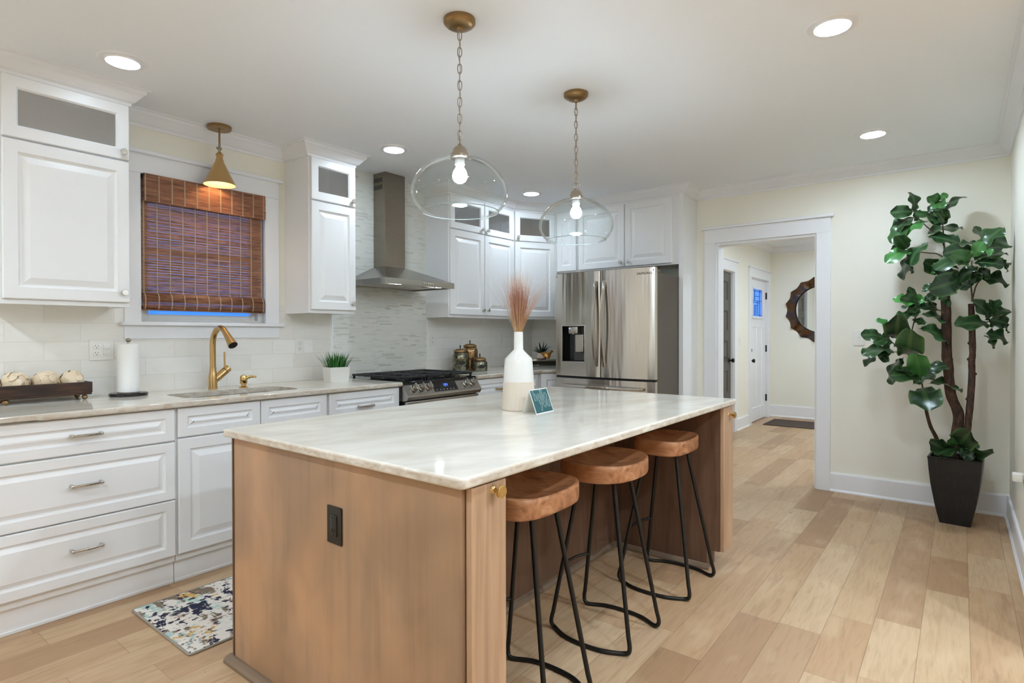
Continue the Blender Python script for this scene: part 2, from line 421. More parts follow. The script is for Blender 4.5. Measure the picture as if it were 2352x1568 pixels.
M['isl_face'] = m_wood('stained_maple_face', (158, 124, 96), (192, 156, 124), (208, 174, 142), (10, 10, .7), .38, .2, .6, contrast=1.0)
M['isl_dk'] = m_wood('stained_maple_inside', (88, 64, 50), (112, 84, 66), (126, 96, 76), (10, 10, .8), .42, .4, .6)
M['mould'] = plain('grey_brown_moulding', (128, 108, 88), .5, var=.08)
M['seat'] = m_wood('acacia_seat', (122, 74, 44), (186, 128, 88), (214, 162, 120), (9, 2.2, 9), .34, .25, 1.0, coat=.15, contrast=1.0)
M['tray'] = m_wood('burnt_pine', (30, 17, 10), (66, 40, 24), (104, 68, 44), (2, 14, 14), .5, .4, 1.6)
M['leaf_glow'] = None

# ================================================================= THE ROOM
b = MB(); b.box(-3.2, 9.6, -4.2, 4.0, -.06, 0); struct('floor', b, M['floor'])
b = MB(); b.box(-3.2, 5.36, -4.2, 3.95, ZC, ZC + .1); struct('ceiling', b, M['ceiling'])
WX0, WX1, WZ0, WZ1 = 1.308, 2.07, 1.344, 2.215       # window opening
b = MB()
b.box(-3.2, WX0, VW, VW + .16, 0, ZC); b.box(WX1, 5.36, VW, VW + .16, 0, ZC)
b.box(WX0, WX1, VW, VW + .16, 0, WZ0); b.box(WX0, WX1, VW, VW + .16, WZ1, ZC)
struct('wall_left', b, M['wall'])
DY0, DY1, DZ = .92, 1.74, 2.083                      # cased opening to the hall
b = MB()
b.box(UF, UF + .14, -4.2, DY0, 0, ZC); b.box(UF, UF + .14, DY1, VW, 0, ZC); b.box(UF, UF + .14, DY0, DY1, DZ, ZC)
struct('wall_back', b, M['wall'])
b = MB(); b.box(3.0, UF, VR - .12, VR, 0, ZC); struct('wall_right', b, M['wall'])
b = MB(); b.box(-3.3, -3.2, -4.2, VW, 0, ZC); struct('wall_front', b, M['wall'])
b = MB(); b.box(-3.2, UF, -4.3, -4.2, 0, ZC); struct('wall_side', b, M['wall'])
# tile: thin skins on the walls between counter and cabinets
b = MB()
b.box(-.2, WX0 - .087, VW - .01, VW, ZT - .03, 1.47); b.box(WX1 + .101, 2.603, VW - .01, VW, ZT - .03, 1.47)
b.box(WX0 - .087, WX1 + .101, VW - .01, VW, ZT - .03, 1.244)
b.box(3.604, UF, VW - .01, VW, ZT - .03, 1.47)
struct('wall_tile', b, M['tile_x'])
b = MB(); b.box(UF - .01, UF, 2.6, VW - .01, ZT - .03, 1.95); struct('wall_tile_return', b, M['tile_y'])
b = MB(); b.box(2.615, 3.592, VW - .012, VW, ZT - .03, ZC); struct('wall_mosaic_tile', b, M['mosaic'])
b = MB()
b.box(2.603, 2.615, VW - .014, VW, ZT, 1.48); b.box(3.592, 3.604, VW - .014, VW, ZT, 1.48)
struct('trim_1', b, M['trim'])

# crown mouldings swept round the room
CROWN = [(0, -.089), (.010, -.089), (.012, -.074), (.026, -.066), (.052, -.034), (.066, -.022), (.068, -.010), (.085, -.006), (.085, 0), (0, 0)]
def sweep(b, path, prof, z0, side=1):
    """prof (out, up) swept along a plan polyline with mitred corners; out is to the left (side=1) or right (-1)"""
    P = [Vector((p[0], p[1])) for p in path]; secs = []
    for i, p in enumerate(P):
        n = []
        if i > 0: d = (P[i] - P[i - 1]).normalized(); n.append(Vector((-d.y, d.x)) * side)
        if i < len(P) - 1: d = (P[i + 1] - P[i]).normalized(); n.append(Vector((-d.y, d.x)) * side)
        m = n[0] if len(n) == 1 else (n[0] + n[1]) / (1 + n[0].dot(n[1]))
        secs.append([b.v((p.x + m.x * o, p.y + m.y * o, z0 + u)) for o, u in prof])
    k = len(prof)
    for a, c in zip(secs[:-1], secs[1:]):
        for i in range(k): b.f((a[i], a[(i + 1) % k], c[(i + 1) % k], c[i]))
    b.f(secs[0][::-1]); b.f(secs[-1]); return b
b = MB(); sweep(b, [(-3.2, VW), (2.2, VW)], CROWN, ZC, -1); struct('trim_2', b, M['trim'])
b = MB(); sweep(b, [(UF, 1.93), (UF, VR), (3.0, VR)], CROWN, ZC, -1); struct('trim_3', b, M['trim'])

# window casing, sill and apron
b = MB(); yc = VW - .02
b.box(1.221, WX0, yc, VW, WZ0, WZ1, .002); b.box(WX1, 2.171, yc, VW, WZ0, WZ1, .002)
b.box(1.221, 2.171, yc - .002, VW, WZ1, 2.328, .002); b.box(1.195, 2.195, yc - .022, VW, 2.328, 2.35, .004)
b.box(1.2, 2.195, VW - .05, VW + .05, 1.322, 1.344, .004); b.box(1.22, 2.171, yc, VW, 1.244, 1.322, .002)
struct('trim_4', b, M['trim'])
# window: liner, sash, panes
w = MB(); t_ = .03
w.box(WX0, WX0 + t_, VW + .03, VW + .12, WZ0, WZ1); w.box(WX1 - t_, WX1, VW + .03, VW + .12, WZ0, WZ1)
w.box(WX0 + t_, WX1 - t_, VW + .03, VW + .12, WZ0, WZ0 + .018); w.box(WX0 + t_, WX1 - t_, VW + .03, VW + .12, WZ1 - t_, WZ1)
win = struct('window_1', w, M['plastic'])
w = MB(); zz = WZ0 + .018
w.box(WX0 + t_, WX0 + t_ + .035, VW + .06, VW + .1, zz, WZ1 - t_, .004); w.box(WX1 - t_ - .035, WX1 - t_, VW + .06, VW + .1, zz, WZ1 - t_, .004)
w.box(WX0 + t_ + .034, WX1 - t_ - .034, VW + .061, VW + .099, zz, zz + .03, .002); w.box(WX0 + t_ + .034, WX1 - t_ - .034, VW + .05, VW + .1, 1.76, 1.80, .004)
struct('window_sash', w, M['plastic'], win)
w = MB(); w.box(WX0 + .06, WX1 - .06, VW + .078, VW + .082, zz + .02, WZ1 - t_); struct('window_glass', w, M['winpane'], win)

# hall opening: jambs, casing, cap
b = MB()
b.box(UF, UF + .14, DY0 - .001, DY0 + .02, 0, DZ); b.box(UF, UF + .14, DY1 - .02, DY1 + .001, 0, DZ); b.box(UF, UF + .14, DY0 + .02, DY1 - .02, DZ - .02, DZ)
for xs in ((UF - .02, UF), (UF + .14, UF + .16)):
    b.box(*xs, DY0 - .097, DY0 + .005, 0, DZ, .002); b.box(*xs, DY1 - .005, DY1 + .102, 0, DZ, .002)
    b.box(*xs, DY0 - .097, DY1 + .102, DZ + .0005, 2.205, .002)
    b.box(xs[0] - (.022 if xs[0] < UF else 0), xs[1] + (.022 if xs[0] > UF else 0), DY0 - .12, DY1 + .125, 2.205, 2.228, .004)
struct('door_1', b, M['trim'])
BASE = [(0, 0), (.026, 0), (.026, .008), (.018, .02), (.016, .02), (.016, .14), (.012, .152), (0, .152)]
b = MB(); sweep(b, [(UF, DY0 - .097), (UF, VR + .0)], BASE, 0, -1); struct('baseboard_back', b, M['trim'])
b = MB(); sweep(b, [(UF - .016, VR), (3.0, VR)], BASE, 0, -1); struct('baseboard_right', b, M['trim'])

# ================================================================= THE HALL BEYOND
HY, HX = 2.3, 9.38
DDA, DDB, FDA, FDB = 6.76, 7.565, 8.30, 9.215        # dark door, front door
b = MB()
for x0, x1, z0, z1 in ((UF + .14, DDA, 0, ZC), (DDB, FDA, 0, ZC), (FDB, HX + .12, 0, ZC), (DDA, DDB, 2.06, ZC), (FDA, FDB, 2.06, ZC)):
    b.box(x0, x1, HY, HY + .14, z0, z1)
struct('wall_hall_left', b, M['wall'])
b = MB(); b.box(HX, HX + .12, -.8, HY, 0, ZC); struct('wall_hall_back', b, M['wall'])
b = MB(); b.box(UF + .14, HX, -.9, -.8, 0, ZC); struct('wall_hall_right', b, M['wall'])
b = MB(); b.box(UF + .14, HX + .12, -.9, HY + .14, ZC, ZC + .1); struct('ceiling_hall', b, M['ceiling'])
b = MB(); sweep(b, [(UF + .14, HY), (HX, HY), (HX, -.8)], CROWN, ZC, -1); struct('trim_5', b, M['trim'])
b = MB(); sweep(b, [(HX, HY), (HX, -.8)], [(o, u * 1.15) for o, u in BASE], 0, -1); struct('baseboard_hall_back', b, M['trim'])
b = MB(); sweep(b, [(DDB + .1, HY), (FDA - .1, HY)], BASE, 0, -1); struct('baseboard_hall_left', b, M['trim'])
for k, (a0, a1) in enumerate(((DDA, DDB), (FDA, FDB))):
    b = MB(); ex = .1 if k == 0 else .085
    b.box(a0 - ex, a0 + .006, HY - .02, HY, 0, 2.06, .002); b.box(a1 - .006, a1 + ex, HY - .02, HY, 0, 2.06, .002)
    b.box(a0 - ex, a1 + ex, HY - .022, HY, 2.054, 2.18, .002); b.box(a0 - ex - .02, a1 + ex + .02, HY - .04, HY, 2.18, 2.2, .004)
    b.box(a0, a0 + .015, HY, HY + .14, 0, 2.06); b.box(a1 - .015, a1, HY, HY + .14, 0, 2.06); b.box(a0 + .015, a1 - .015, HY, HY + .14, 2.045, 2.06)
    struct('trim_%d' % (6 + k), b, M['trim'])
M['dark_door'] = plain('dark_bronze_paint', (74, 68, 60), .35, var=.04)
def panel_door(name, x0, x1, y, mat, panels, z1=2.043):
    """slab facing -y whose raised panels are sunk between the rails"""
    b = MB(); z0 = .01; xs = x0 + .11; xe = x1 - .11
    b.box(x0, xs, y, y + .04, z0, z1); b.box(xe, x1, y, y + .04, z0, z1)
    zc = z0
    for a, c in panels:
        b.box(xs, xe, y, y + .04, zc, a)
        b.rings(xs, xe, a, c, y, [(0, 0), (.012, .010), (.03, .012), (.055, .004)], .04); zc = c
    b.box(xs, xe, y, y + .04, zc, z1)
    return b
dd = struct('door_2', panel_door('door', DDA + .018, DDB - .018, HY + .03, M['dark_door'], [(.14, .42), (.52, .8), (.92, 1.18), (1.3, 1.56), (1.68, 1.93)]), M['dark_door'])
def knob_set(parent, x, z, y, mat, rose=.032, r=.028):
    k = MB(); k.M = Matrix.Translation((x, y, z)) @ Matrix.Rotation(PI / 2, 4, 'X')
    k.lathe([(0, 0), (rose, 0), (rose, .006), (.011, .01), (.011, .03), (.02, .036), (r, .048), (r, .058), (r * .7, .068), (0, .07)], 20, cap=False)
    return k.build('door_knob', mat, parent)
knob_set(dd, DDB - .085, .925, HY + .03, M['black_mt'])
# front door: panel below, leaded glass light above
b = MB(); x0, x1, y = FDA + .018, FDB - .018, HY + .025
LX0, LX1, LZ0, LZ1 = 8.49, 9.0, 1.50, 1.915
b.box(x0, LX0, y, y + .042, .012, 2.043); b.box(LX1, x1, y, y + .042, .012, 2.043)
b.box(LX0, LX1, y, y + .042, LZ1, 2.043)
zc = .012
b.box(LX0, LX1, y, y + .042, .012, .2)
for a in (0, 1):
    xa = LX0 + a * .265; b.rings(xa, xa + .245, .2, 1.36, y, [(0, 0), (.01, .008), (.02, .008)], .042)
b.box(LX0 + .245, LX0 + .265, y, y + .042, .2, 1.36)
b.box(LX0, LX1, y, y + .042, 1.36, LZ0)
for q in ((LX0 - .02, LX0 + .012, LZ0 - .02, LZ1 + .02), (LX1 - .012, LX1 + .02, LZ0 - .02, LZ1 + .02), (LX0 + .0125, LX1 - .0125, LZ0 - .02, LZ0 + .012), (LX0 + .0125, LX1 - .0125, LZ1 - .012, LZ1 + .02)):
    b.box(q[0], q[1], y - .012, y + .002, q[2], q[3], .003)
fd = struct('door_3', b, M['trim'])
q = NT('textured_leaded_glass'); tl_ = q.new('BsdfTranslucent'); tl_.inputs[0].default_value = s2l((206, 228, 250)); gl_ = q.new('BsdfGlossy'); gl_.inputs['Roughness'].default_value = .15
mx_ = q.new('MixShader'); mx_.inputs[0].default_value = .06; q.l.new(tl_.outputs[0], mx_.inputs[1]); q.l.new(gl_.outputs[0], mx_.inputs[2]); q.l.new(mx_.outputs[0], q.out.inputs[0]); M['lead_glass'] = q.m
b = MB(); b.box(LX0, LX1, y + .018, y + .022, LZ0, LZ1); struct('door_glass', b, M['lead_glass'], fd)
b = MB(); W_, Hh = LX1 - LX0, LZ1 - LZ0
for fx, f0, f1 in ((.14, 0, 1), (.86, 0, 1), (.36, .58, .95), (.66, .1, .58), (.5, .1, .42), (.36, .1, .42)):
    b.box(LX0 + fx * W_ - .004, LX0 + fx * W_ + .004, y + .012, y + .018, LZ0 + f0 * Hh, LZ0 + f1 * Hh)
for fz, f0, f1 in ((.08, 0, 1), (.92, 0, 1), (.58, 0, 1), (.52, .14, .86), (.42, .36, .66), (.74, .36, .86)):
    b.box(LX0 + f0 * W_, LX0 + f1 * W_, y + .012, y + .018, LZ0 + fz * Hh - .004, LZ0 + fz * Hh + .004)
struct('door_leading', b, plain('lead_came', (28, 50, 92), .5), fd)
knob_set(fd, FDA + .085, .885, y, M['black_mt'])
k = MB(); k.M = Matrix.Translation((FDA + .085, y, 1.03)) @ Matrix.Rotation(PI / 2, 4, 'X')
k.lathe([(0, 0), (.03, 0), (.03, .008), (.02, .014), (0, .014)], 20, cap=False); k.box(-.006, .006, -.02, .02, .014, .03, .002)
k.build('door_deadbolt', M['black_mt'], fd)
for z in (.3, 1.04, 1.83):
    h = MB(); h.box(FDB - .026, FDB - .002, HY + .004, HY + .03, z - .05, z + .05, .002); h.build('door_hinge', M['black_mt'], fd)

# ================================================================= CABINETS
RAISED = [(0, .004), (.004, 0), (.056, 0), (.0575, .004), (.064, .010), (.071, .011), (.102, .002)]
DRAWER = [(0, .004), (.004, 0), (.044, 0), (.0455, .004), (.051, .010), (.057, .011), (.077, .002)]
def knob_at(parent, x, z, y=0.0, mat=None, r=.016):
    k = MB(); k.M = Matrix.Translation((x, y, z)) @ Matrix.Rotation(PI / 2, 4, 'X')
    k.lathe([(0, 0), (.008, 0), (.006, .006), (.006, .014), (r * .85, .016), (r, .019), (r, .026), (r * .88, .029), (0, .0295)], 20, cap=False)
    return k.build('knob', mat or M['knob'], parent)
def pull_at(parent, x, z, y=0.0, L=.11, mat=None):
    k = MB(); h = L / 2
    k.tube(catmull([(x - h, y - .026, z), (x, y - .031, z), (x + h, y - .026, z)], 6), [.005 + .0018 * math.sin(PI * i / 12) for i in range(13)], 10)
    for s_ in (-1, 1):
        k.ball((x + s_ * h, y - .024, z), .0085, 8); k.tube([(x + s_ * h, y, z), (x + s_ * h, y - .024, z)], [.0075, .0055], 10)
    return k.build('pull', mat or M['nickel'], parent)
def door_panel(parent, x0, x1, z0, z1, name='door', ring=None, y=0.0, mat=None):
    d = MB(); d.rings(x0, x1, z0, z1, y, ring or RAISED, .02); return d.build(name, mat or M['white'], parent, 20)
def glass_door(parent, x0, x1, z0, z1):
    d = MB(); d.frame(x0, x1, z0, z1, 0, .052, .008, .02); o = d.build('glass_door', M['white'], parent, 20)
    g = MB(); g.box(x0 + .05, x1 - .05, .011, .015, z0 + .05, z1 - .05); g.build('glass_pane', M['pane'], o); return o
def carcass(b, x0, x1, z0, z1, split, depth, y=.022, t=.018):
    b.box(x0, x0 + t, y, depth, z0 - .022, z1); b.box(x1 - t, x1, y, depth, z0 - .022, z1)
    b.box(x0 + t, x1 - t, depth - .012, depth, z0, z1); b.box(x0 + t, x1 - t, y, depth, z0, z0 + t); b.box(x0 + t, x1 - t, y, depth, z1 - t, z1)
    b.box(x0 + t, x1 - t, y, y + .02, z0 - .022, z0 - .0005)
    if split: b.box(x0 + t, x1 - t, y, depth, split - t / 2, split + t / 2)
    # face frame
    b.box(x0 + t, x0 + .03, y + .0005, y + .019, z0 + t, z1 - t); b.box(x1 - .03, x1 - t, y + .0005, y + .019, z0 + t, z1 - t); b.box(x0 + .03, x1 - .03, y + .0005, y + .019, z1 - .06, z1 - t)
    if split: b.box(x0 + .03, x1 - .03, y + .0005, y + .019, split - .02, split - t / 2 - .0005); b.box(x0 + .03, x1 - .03, y + .0005, y + .019, split + t / 2 + .0005, split + .02)
ZB, ZS, ZTOP, ZH = 1.437, 2.19, 2.482, ZC - .001
CD = VW - VU - .001     # depth from door face to wall
def crown_on(parent, path, side):
    b = MB(); sweep(b, path, CROWN, ZC, side); return b.build('crown_moulding', M['trim'], parent)
def upper(name, label, u0, u1, doors, knobs, zb=ZB, crown=None, zb_box=None):
    """two-tier wall cabinet on the sink wall: raised-panel doors below, glazed doors above"""
    t = thing(name, label, 'cabinet', (u0, VU, 0)); W_ = u1 - u0
    b = MB(); carcass(b, 0, W_, zb, ZH, ZS - .005, CD); b.build('carcass', M['white'], t)
    n = len(doors)
    for (x0, x1), ks in zip(doors, knobs):
        d = door_panel(t, x0 - u0, x1 - u0, zb + .002, ZS - .006); knob_at(d, (x1 - u0 - .03) if ks > 0 else (x0 - u0 + .03), zb + .052)
        g = glass_door(t, x0 - u0, x1 - u0, ZS + .004, ZTOP); knob_at(g, (x1 - u0 - .03) if ks > 0 else (x0 - u0 + .03), ZS + .04)
    if crown: crown_on(t, [(p[0] - u0, p[1] - VU) for p in crown], -1)
    return t
yb = VU + .022
upper('wall_cabinet', 'white wall cabinet with one wide raised-panel door beside the sink window', .62, 1.156, [(.637, 1.153)], [1], crown=[(-.3, yb), (1.156, yb), (1.156, VW)])
upper('wall_cabinet', 'narrow white wall cabinet with small glass door between window and range hood', 2.228, 2.604, [(2.24, 2.602)], [1], crown=[(2.228, VW), (2.228, yb), (2.604, yb), (2.604, VW)])
upper('wall_cabinet', 'white wall cabinet with two raised-panel doors between range hood and corner', 3.582, 4.488, [(3.594, 4.042), (4.05, 4.486)], [1, -1])
# diagonal corner cabinet
DA, DB = Vector((4.494, VU, 0)), Vector((4.895, 3.262, 0)); dv = (DB - DA); ang = math.atan2(dv.y, dv.x); DL = dv.length
t = thing('corner_wall_cabinet', 'white corner wall cabinet with one angled door facing the room', 'cabinet', DA, ang)
b = MB()
R_ = Matrix.Rotation(-ang, 4, 'Z')
def loc(p): return tuple((R_ @ (Vector((p[0], p[1], 0)) - Vector((DA.x, DA.y, 0)))).to_2d())
pl = [loc(p) for p in ((DA.x + .012, DA.y + .02), (DB.x + .02, DB.y + .012), (UF - .001, DB.y + .012), (UF - .001, VW - .001), (DA.x + .012, VW - .001))]
for z0, z1 in ((ZB, ZB + .018), (ZS - .014, ZS + .004), (ZH - .018, ZH)): b.prism(pl, z0, z1)
for i in range(1, 5):
    a, c = Vector(pl[i] + (0,)), Vector(pl[(i + 1) % 5] + (0,)); d = (c - a).normalized(); n_ = Vector((-d.y, d.x, 0)) * .012
    b.prism([a.to_2d(), c.to_2d(), (c + n_).to_2d(), (a + n_).to_2d()], ZB - .022, ZH)
b.box(0, .025, .02, .04, ZB - .022, ZH); b.box(DL - .025, DL, .02, .04, ZB - .022, ZH); b.box(.025, DL - .025, .0205, .04, ZH - .09, ZH); b.box(.025, DL - .025, .0205, .04, ZS - .02, ZS + .015); b.box(.025, DL - .025, .0205, .04, ZB - .022, ZB + .01); b.box(DL - .004, DL + .012, -.004, .03, ZB - .022, ZH)
b.build('carcass', M['white'], t)
d = door_panel(t, .008, DL - .006, ZB + .002, ZS - .006)
g = glass_door(t, .008, DL - .006, ZS + .004, ZTOP); knob_at(g, .04, ZS + .04)
knob_at(d, .04, ZB + .052)
# fridge wall uppers: faces look along -x
UU = UF - .325
def farcab(name, label, v1, v0, doors, zb, kn):
    t = thing(name, label, 'cabinet', (UU, v1, 0), -PI / 2); W_ = v1 - v0
    b = MB(); b.box(0, W_, .022, .323, zb, ZH); b.box(0, W_, .0215, .03, zb - .012, ZH); b.build('carcass', M['white'], t)
    for (a, c), k in zip(doors, kn):
        d = door_panel(t, v1 - a, v1 - c, zb + .002, ZTOP + .003)
        if k: knob_at(d, (v1 - c - .033) if k > 0 else (v1 - a + .033), zb + .045)
    return t
farcab('wall_cabinet', 'narrow white wall cabinet squeezed between the corner cabinet and fridge cabinet', 3.255, 3.012, [(3.248, 3.022)], 1.897, [0])
farcab('fridge_cabinet', 'white cabinet with two doors above the stainless fridge', 3.008, 1.962, [(2.995, 2.493), (2.485, 2.026)], 1.897, [1, -1])
t = thing('fridge_side_panel', 'tall white end panel beside the fridge and the hall opening', 'panel', (UU, 1.942, 0))
b = MB(); b.box(.0, .323, -.022, .018, 0, ZH, .001); b.build('panel_board', M['white'], t)
b = MB(); sweep(b, [(3.582, VW), (3.582, yb), (DA.x + .012, yb), (UU + .022, DB.y + .01), (UU + .022, 1.920), (UF, 1.920)], CROWN, ZC, -1); struct('trim_8', b, M['trim'])

# base cabinets on the sink wall: local x along the wall, y = 0 at the drawer faces
def base(name, label, u0, u1, fronts, depth=None):
    t = thing(name, label, 'cabinet', (u0, VC, 0)); W_ = u1 - u0; D_ = (depth or VW - VC - .011)
    b = MB(); b.box(0, .018, .022, D_, .115, .899); b.box(W_ - .018, W_, .022, D_, .115, .899); b.box(.018, W_ - .018, .022, D_, .115, .133); b.box(.018, W_ - .018, D_ - .012, D_, .133, .899); b.box(.018, W_ - .018, .022, .04, .133, .899); b.box(0, W_, .04, .058, 0, .115); b.box(0, W_, .034, .041, .0, .016, .003)
    b.build('carcass', M['white'], t)
    for kind, x0, x1, z0, z1, hw in fronts:
        o = door_panel(t, x0 - u0, x1 - u0, z0, z1, 'drawer_front' if kind == 'drawer' else ('false_front' if kind == 'false' else 'door'), DRAWER if z1 - z0 < .3 else RAISED)
        if hw is not None: pull_at(o, hw[0] - u0, hw[1], mat=hw[2] if len(hw) > 2 else None)
    return t
base('base_cabinet', 'white base cabinet with three stacked wide drawers under the counter', .46, 1.232,
     [('drawer', .48, 1.229, .732, .893, (.853, .817)), ('drawer', .48, 1.229, .437, .724, (.853, .593)), ('drawer', .48, 1.229, .151, .431, (.853, .303))])
base('sink_base_cabinet', 'white sink base cabinet with false drawer fronts beneath the brass faucet', 1.236, 2.118,
     [('false', 1.244, 1.678, .745, .893, None), ('false', 1.684, 2.112, .745, .893, None), ('door', 1.244, 1.678, .151, .737, None), ('door', 1.684, 2.112, .151, .737, None)])
base('base_cabinet', 'white base cabinet with a single top drawer left of the range', 2.122, 2.706,
     [('drawer', 2.13, 2.7, .745, .893, (2.403, .793)), ('door', 2.13, 2.7, .151, .737, None)])
base('base_cabinet', 'white base cabinet with brass drawer pull right of the range', 3.505, 4.40,
     [('drawer', 3.515, 4.1, .745, .893, (3.83, .80, M['brass'])), ('drawer', 4.11, 4.395, .745, .893, None), ('door', 3.515, 4.1, .151, .737, None), ('door', 4.11, 4.395, .151, .737, None)])
CA, CB = Vector((4.424, VC, 0)), Vector((4.600, 2.949, 0)); cd_ = CB - CA; cang = math.atan2(cd_.y, cd_.x); CL = cd_.length
t = thing('corner_base_cabinet', 'white corner base cabinet with one angled door beside the fridge', 'cabinet', CA, cang)
R_ = Matrix.Rotation(-cang, 4, 'Z')
def loc2(p): return tuple((R_ @ (Vector((p[0], p[1], 0)) - Vector((CA.x, CA.y, 0)))).to_2d())
b = MB(); b.prism([loc2(p) for p in ((CA.x + .01, CA.y + .022), (CB.x + .022, CB.y + .01), (UF - .012, CB.y + .01), (UF - .012, VW - .012), (CA.x + .01, VW - .012))], .115, .899)
b.box(.02, CL - .02, .06, .075, 0, .115); b.build('carcass', M['white'], t)
d = door_panel(t, .006, CL - .004, .151, .893); knob_at(d, CL - .035, .80, mat=M['brass'])

# countertops
def slab_with_hole(u0, u1, v0, v1, z0, z1, hole):
    """rectangular slab with a rounded cut-out"""
    b = MB(); hx0, hx1, hy0, hy1, r = hole; H = rrect(hx0, hx1, hy0, hy1, r, 5); cx, cy = (hx0 + hx1) / 2, (hy0 + hy1) / 2
    ev = .006
    def ringpt(ins, z):
        out = []
        X0, X1, Y0, Y1 = u0 + ins, u1 - ins, v0 + ins, v1 - ins
        for p in H:
            dx, dy = p[0] - cx, p[1] - cy
            k = min((X1 - cx) / dx if dx > 1e-9 else ((X0 - cx) / dx if dx < -1e-9 else 1e9), (Y1 - cy) / dy if dy > 1e-9 else ((Y0 - cy) / dy if dy < -1e-9 else 1e9))
            out.append([cx + dx * k, cy + dy * k])
        for X, Y in ((X0, Y0), (X1, Y0), (X1, Y1), (X0, Y1)):
            i = min(range(len(out)), key=lambda i: (out[i][0] - X) ** 2 + (out[i][1] - Y) ** 2); out[i] = [X, Y]
        return [b.v((q[0], q[1], z)) for q in out]
    L = [[b.v((p[0], p[1], z0)) for p in H], ringpt(ev, z0), ringpt(0, z0 + ev), ringpt(0, z1 - ev), ringpt(ev * .3, z1 - ev * .3), ringpt(ev, z1), [b.v((p[0], p[1], z1)) for p in H]]
    n = len(H)
    for a, c in zip(L, L[1:] + L[:1]):
        for i in range(n): b.f((a[i], a[(i + 1) % n], c[(i + 1) % n], c[i]))
    return b
SK = (1.33, 2.0, 3.225, 3.535, .06)
o = slab_with_hole(-.2, 2.706, 3.098, VW - .012, .90, ZT, SK).build('countertop', M['stone'])
tag(o, 'cream stone counter with sink cut-out running under the window', 'countertop')
b = MB(); b.prism([(3.505, 3.098), (4.415, 3.098), (4.578, 2.935), (UF - .012, 2.935), (UF - .012, VW - .012), (3.505, VW - .012)], .90, ZT, .006)
o = b.build('countertop', M['stone']); tag(o, 'short cream stone counter turning the corner between range and fridge', 'countertop')
# sink basin
b = MB(); cx, cy = (SK[0] + SK[1]) / 2, (SK[2] + SK[3]) / 2
outer = rrect(SK[0] - .02, SK[1] + .02, SK[2] - .02, SK[3] + .02, .07, 5); rim = rrect(SK[0] - .004, SK[1] + .004, SK[2] - .004, SK[3] + .004, .062, 5); bot = rrect(SK[0] + .02, SK[1] - .02, SK[2] + .02, SK[3] - .02, .05, 5)
L = [[b.v((p[0], p[1], z)) for p in R0] for R0, z in ((outer, .70), (outer, .8985), (rim, .8985), (bot, .715))]
for a, c in zip(L[:-1], L[1:]):
    for i in range(len(a)): b.f((a[i], a[(i + 1) % len(a)], c[(i + 1) % len(a)], c[i]))
b.f(L[-1]); b.f(L[0][::-1])
t = thing('kitchen_sink', 'dark undermount sink basin set in the window counter', 'sink', (0, 0, 0)); b.build('basin', plain('graphite_basin', (52, 52, 54), .4), t)
b = MB(); b.lathe([(0, .716), (.04, .716), (.045, .722), (.03, .723), (0, .719)], 20, (cx, cy, 0), cap=False); b.build('drain', M['steel'], t)

# ================================================================= APPLIANCES
# gas range: local x along the wall, y = 0 at the front of the control panel
RU0, RW, RV = 2.715, .78, 3.05
t = thing('gas_range', 'stainless slide-in gas range with black grates under the hood', 'range', (RU0, RV, 0))
b = MB(); b.box(.006, RW - .006, .05, .70, .02, .915, .002); b.build('body', M['black'], t)
b = MB(); b.extr([(.05, .792), (.012, .798), (0, .822), (.002, .832), (.062, .922), (.075, .926), (.11, .926), (.11, .792)], 0, RW, 'x'); cp = b.build('control_panel', M['steel'], t, 20)
pn = Vector((0, -.09, .06)).normalized(); po = Vector((0, .002, .832)); pd = Vector((0, .06, .09)).normalized()
def on_panel(x, s, out=0): q = po + pd * s + pn * out; return Vector((x, q.y, q.z))
b = MB(); A_ = [on_panel(x, s, .0012) for x, s in ((.27, .012), (.52, .012), (.52, .098), (.27, .098))]
b.f([b.v(p) for p in A_]); b.build('display', M['black_gl'], t)
M['print'] = plain('pale_print', (150, 150, 150), .5)
# clock digits 1:04 style segments, blue
dg = MB()
def seg(x, s, w, h):
    q = [on_panel(a, c, .0022) for a, c in ((x, s), (x + w, s), (x + w, s + h), (x, s + h))]; dg.f([dg.v(p) for p in q])
for i, (c, lit) in enumerate((('1', 'bc'), ('0', 'abcdef'), ('4', 'fgbc'))):
    x = .376 + i * .017 + (.004 if i else 0); w, h, th = .010, .022, .0022; s0 = .05
    sg = {'a': (x, s0 + h - th, w, th), 'd': (x, s0, w, th), 'g': (x, s0 + h / 2 - th / 2, w, th), 'f': (x, s0 + h / 2, th, h / 2), 'e': (x, s0, th, h / 2), 'b': (x + w - th, s0 + h / 2, th, h / 2), 'c': (x + w - th, s0, th, h / 2)}
    for k in lit: seg(*sg[k])
seg(.392, .057, .0022, .0022); seg(.392, .066, .0022, .0022)
dg.build('clock_digits', emit('display_blue', (80, 120, 255), 3.0), t)
for i in range(6):
    lg = MB()
    q = [on_panel(a, c, .0018) for a, c in ((.29 + i * .036, .022), (.302 + i * .036, .022), (.302 + i * .036, .027), (.29 + i * .036, .027))]; lg.f([lg.v(p) for p in q]); lg.build('display_icon', M['print'], t)
for kx in (.085, .158, .228, .625, .70):
    k = MB(); k.M = Matrix.Translation(on_panel(kx, .056)) @ Vector((0, 0, 1)).rotation_difference(pn).to_matrix().to_4x4()
    k.lathe([(0, 0), (.030, 0), (.030, .006), (.027, .008), (.025, .026), (.022, .030), (0, .030)], 24, cap=False)
    k.box(-.007, .007, -.026, .026, .026, .041, .003); k.build('knob', M['steel'], t)
b = MB(); b.box(.006, RW - .006, .055, .70, .915, .928, .002); b.build('cooktop', M['black_gl'], t)
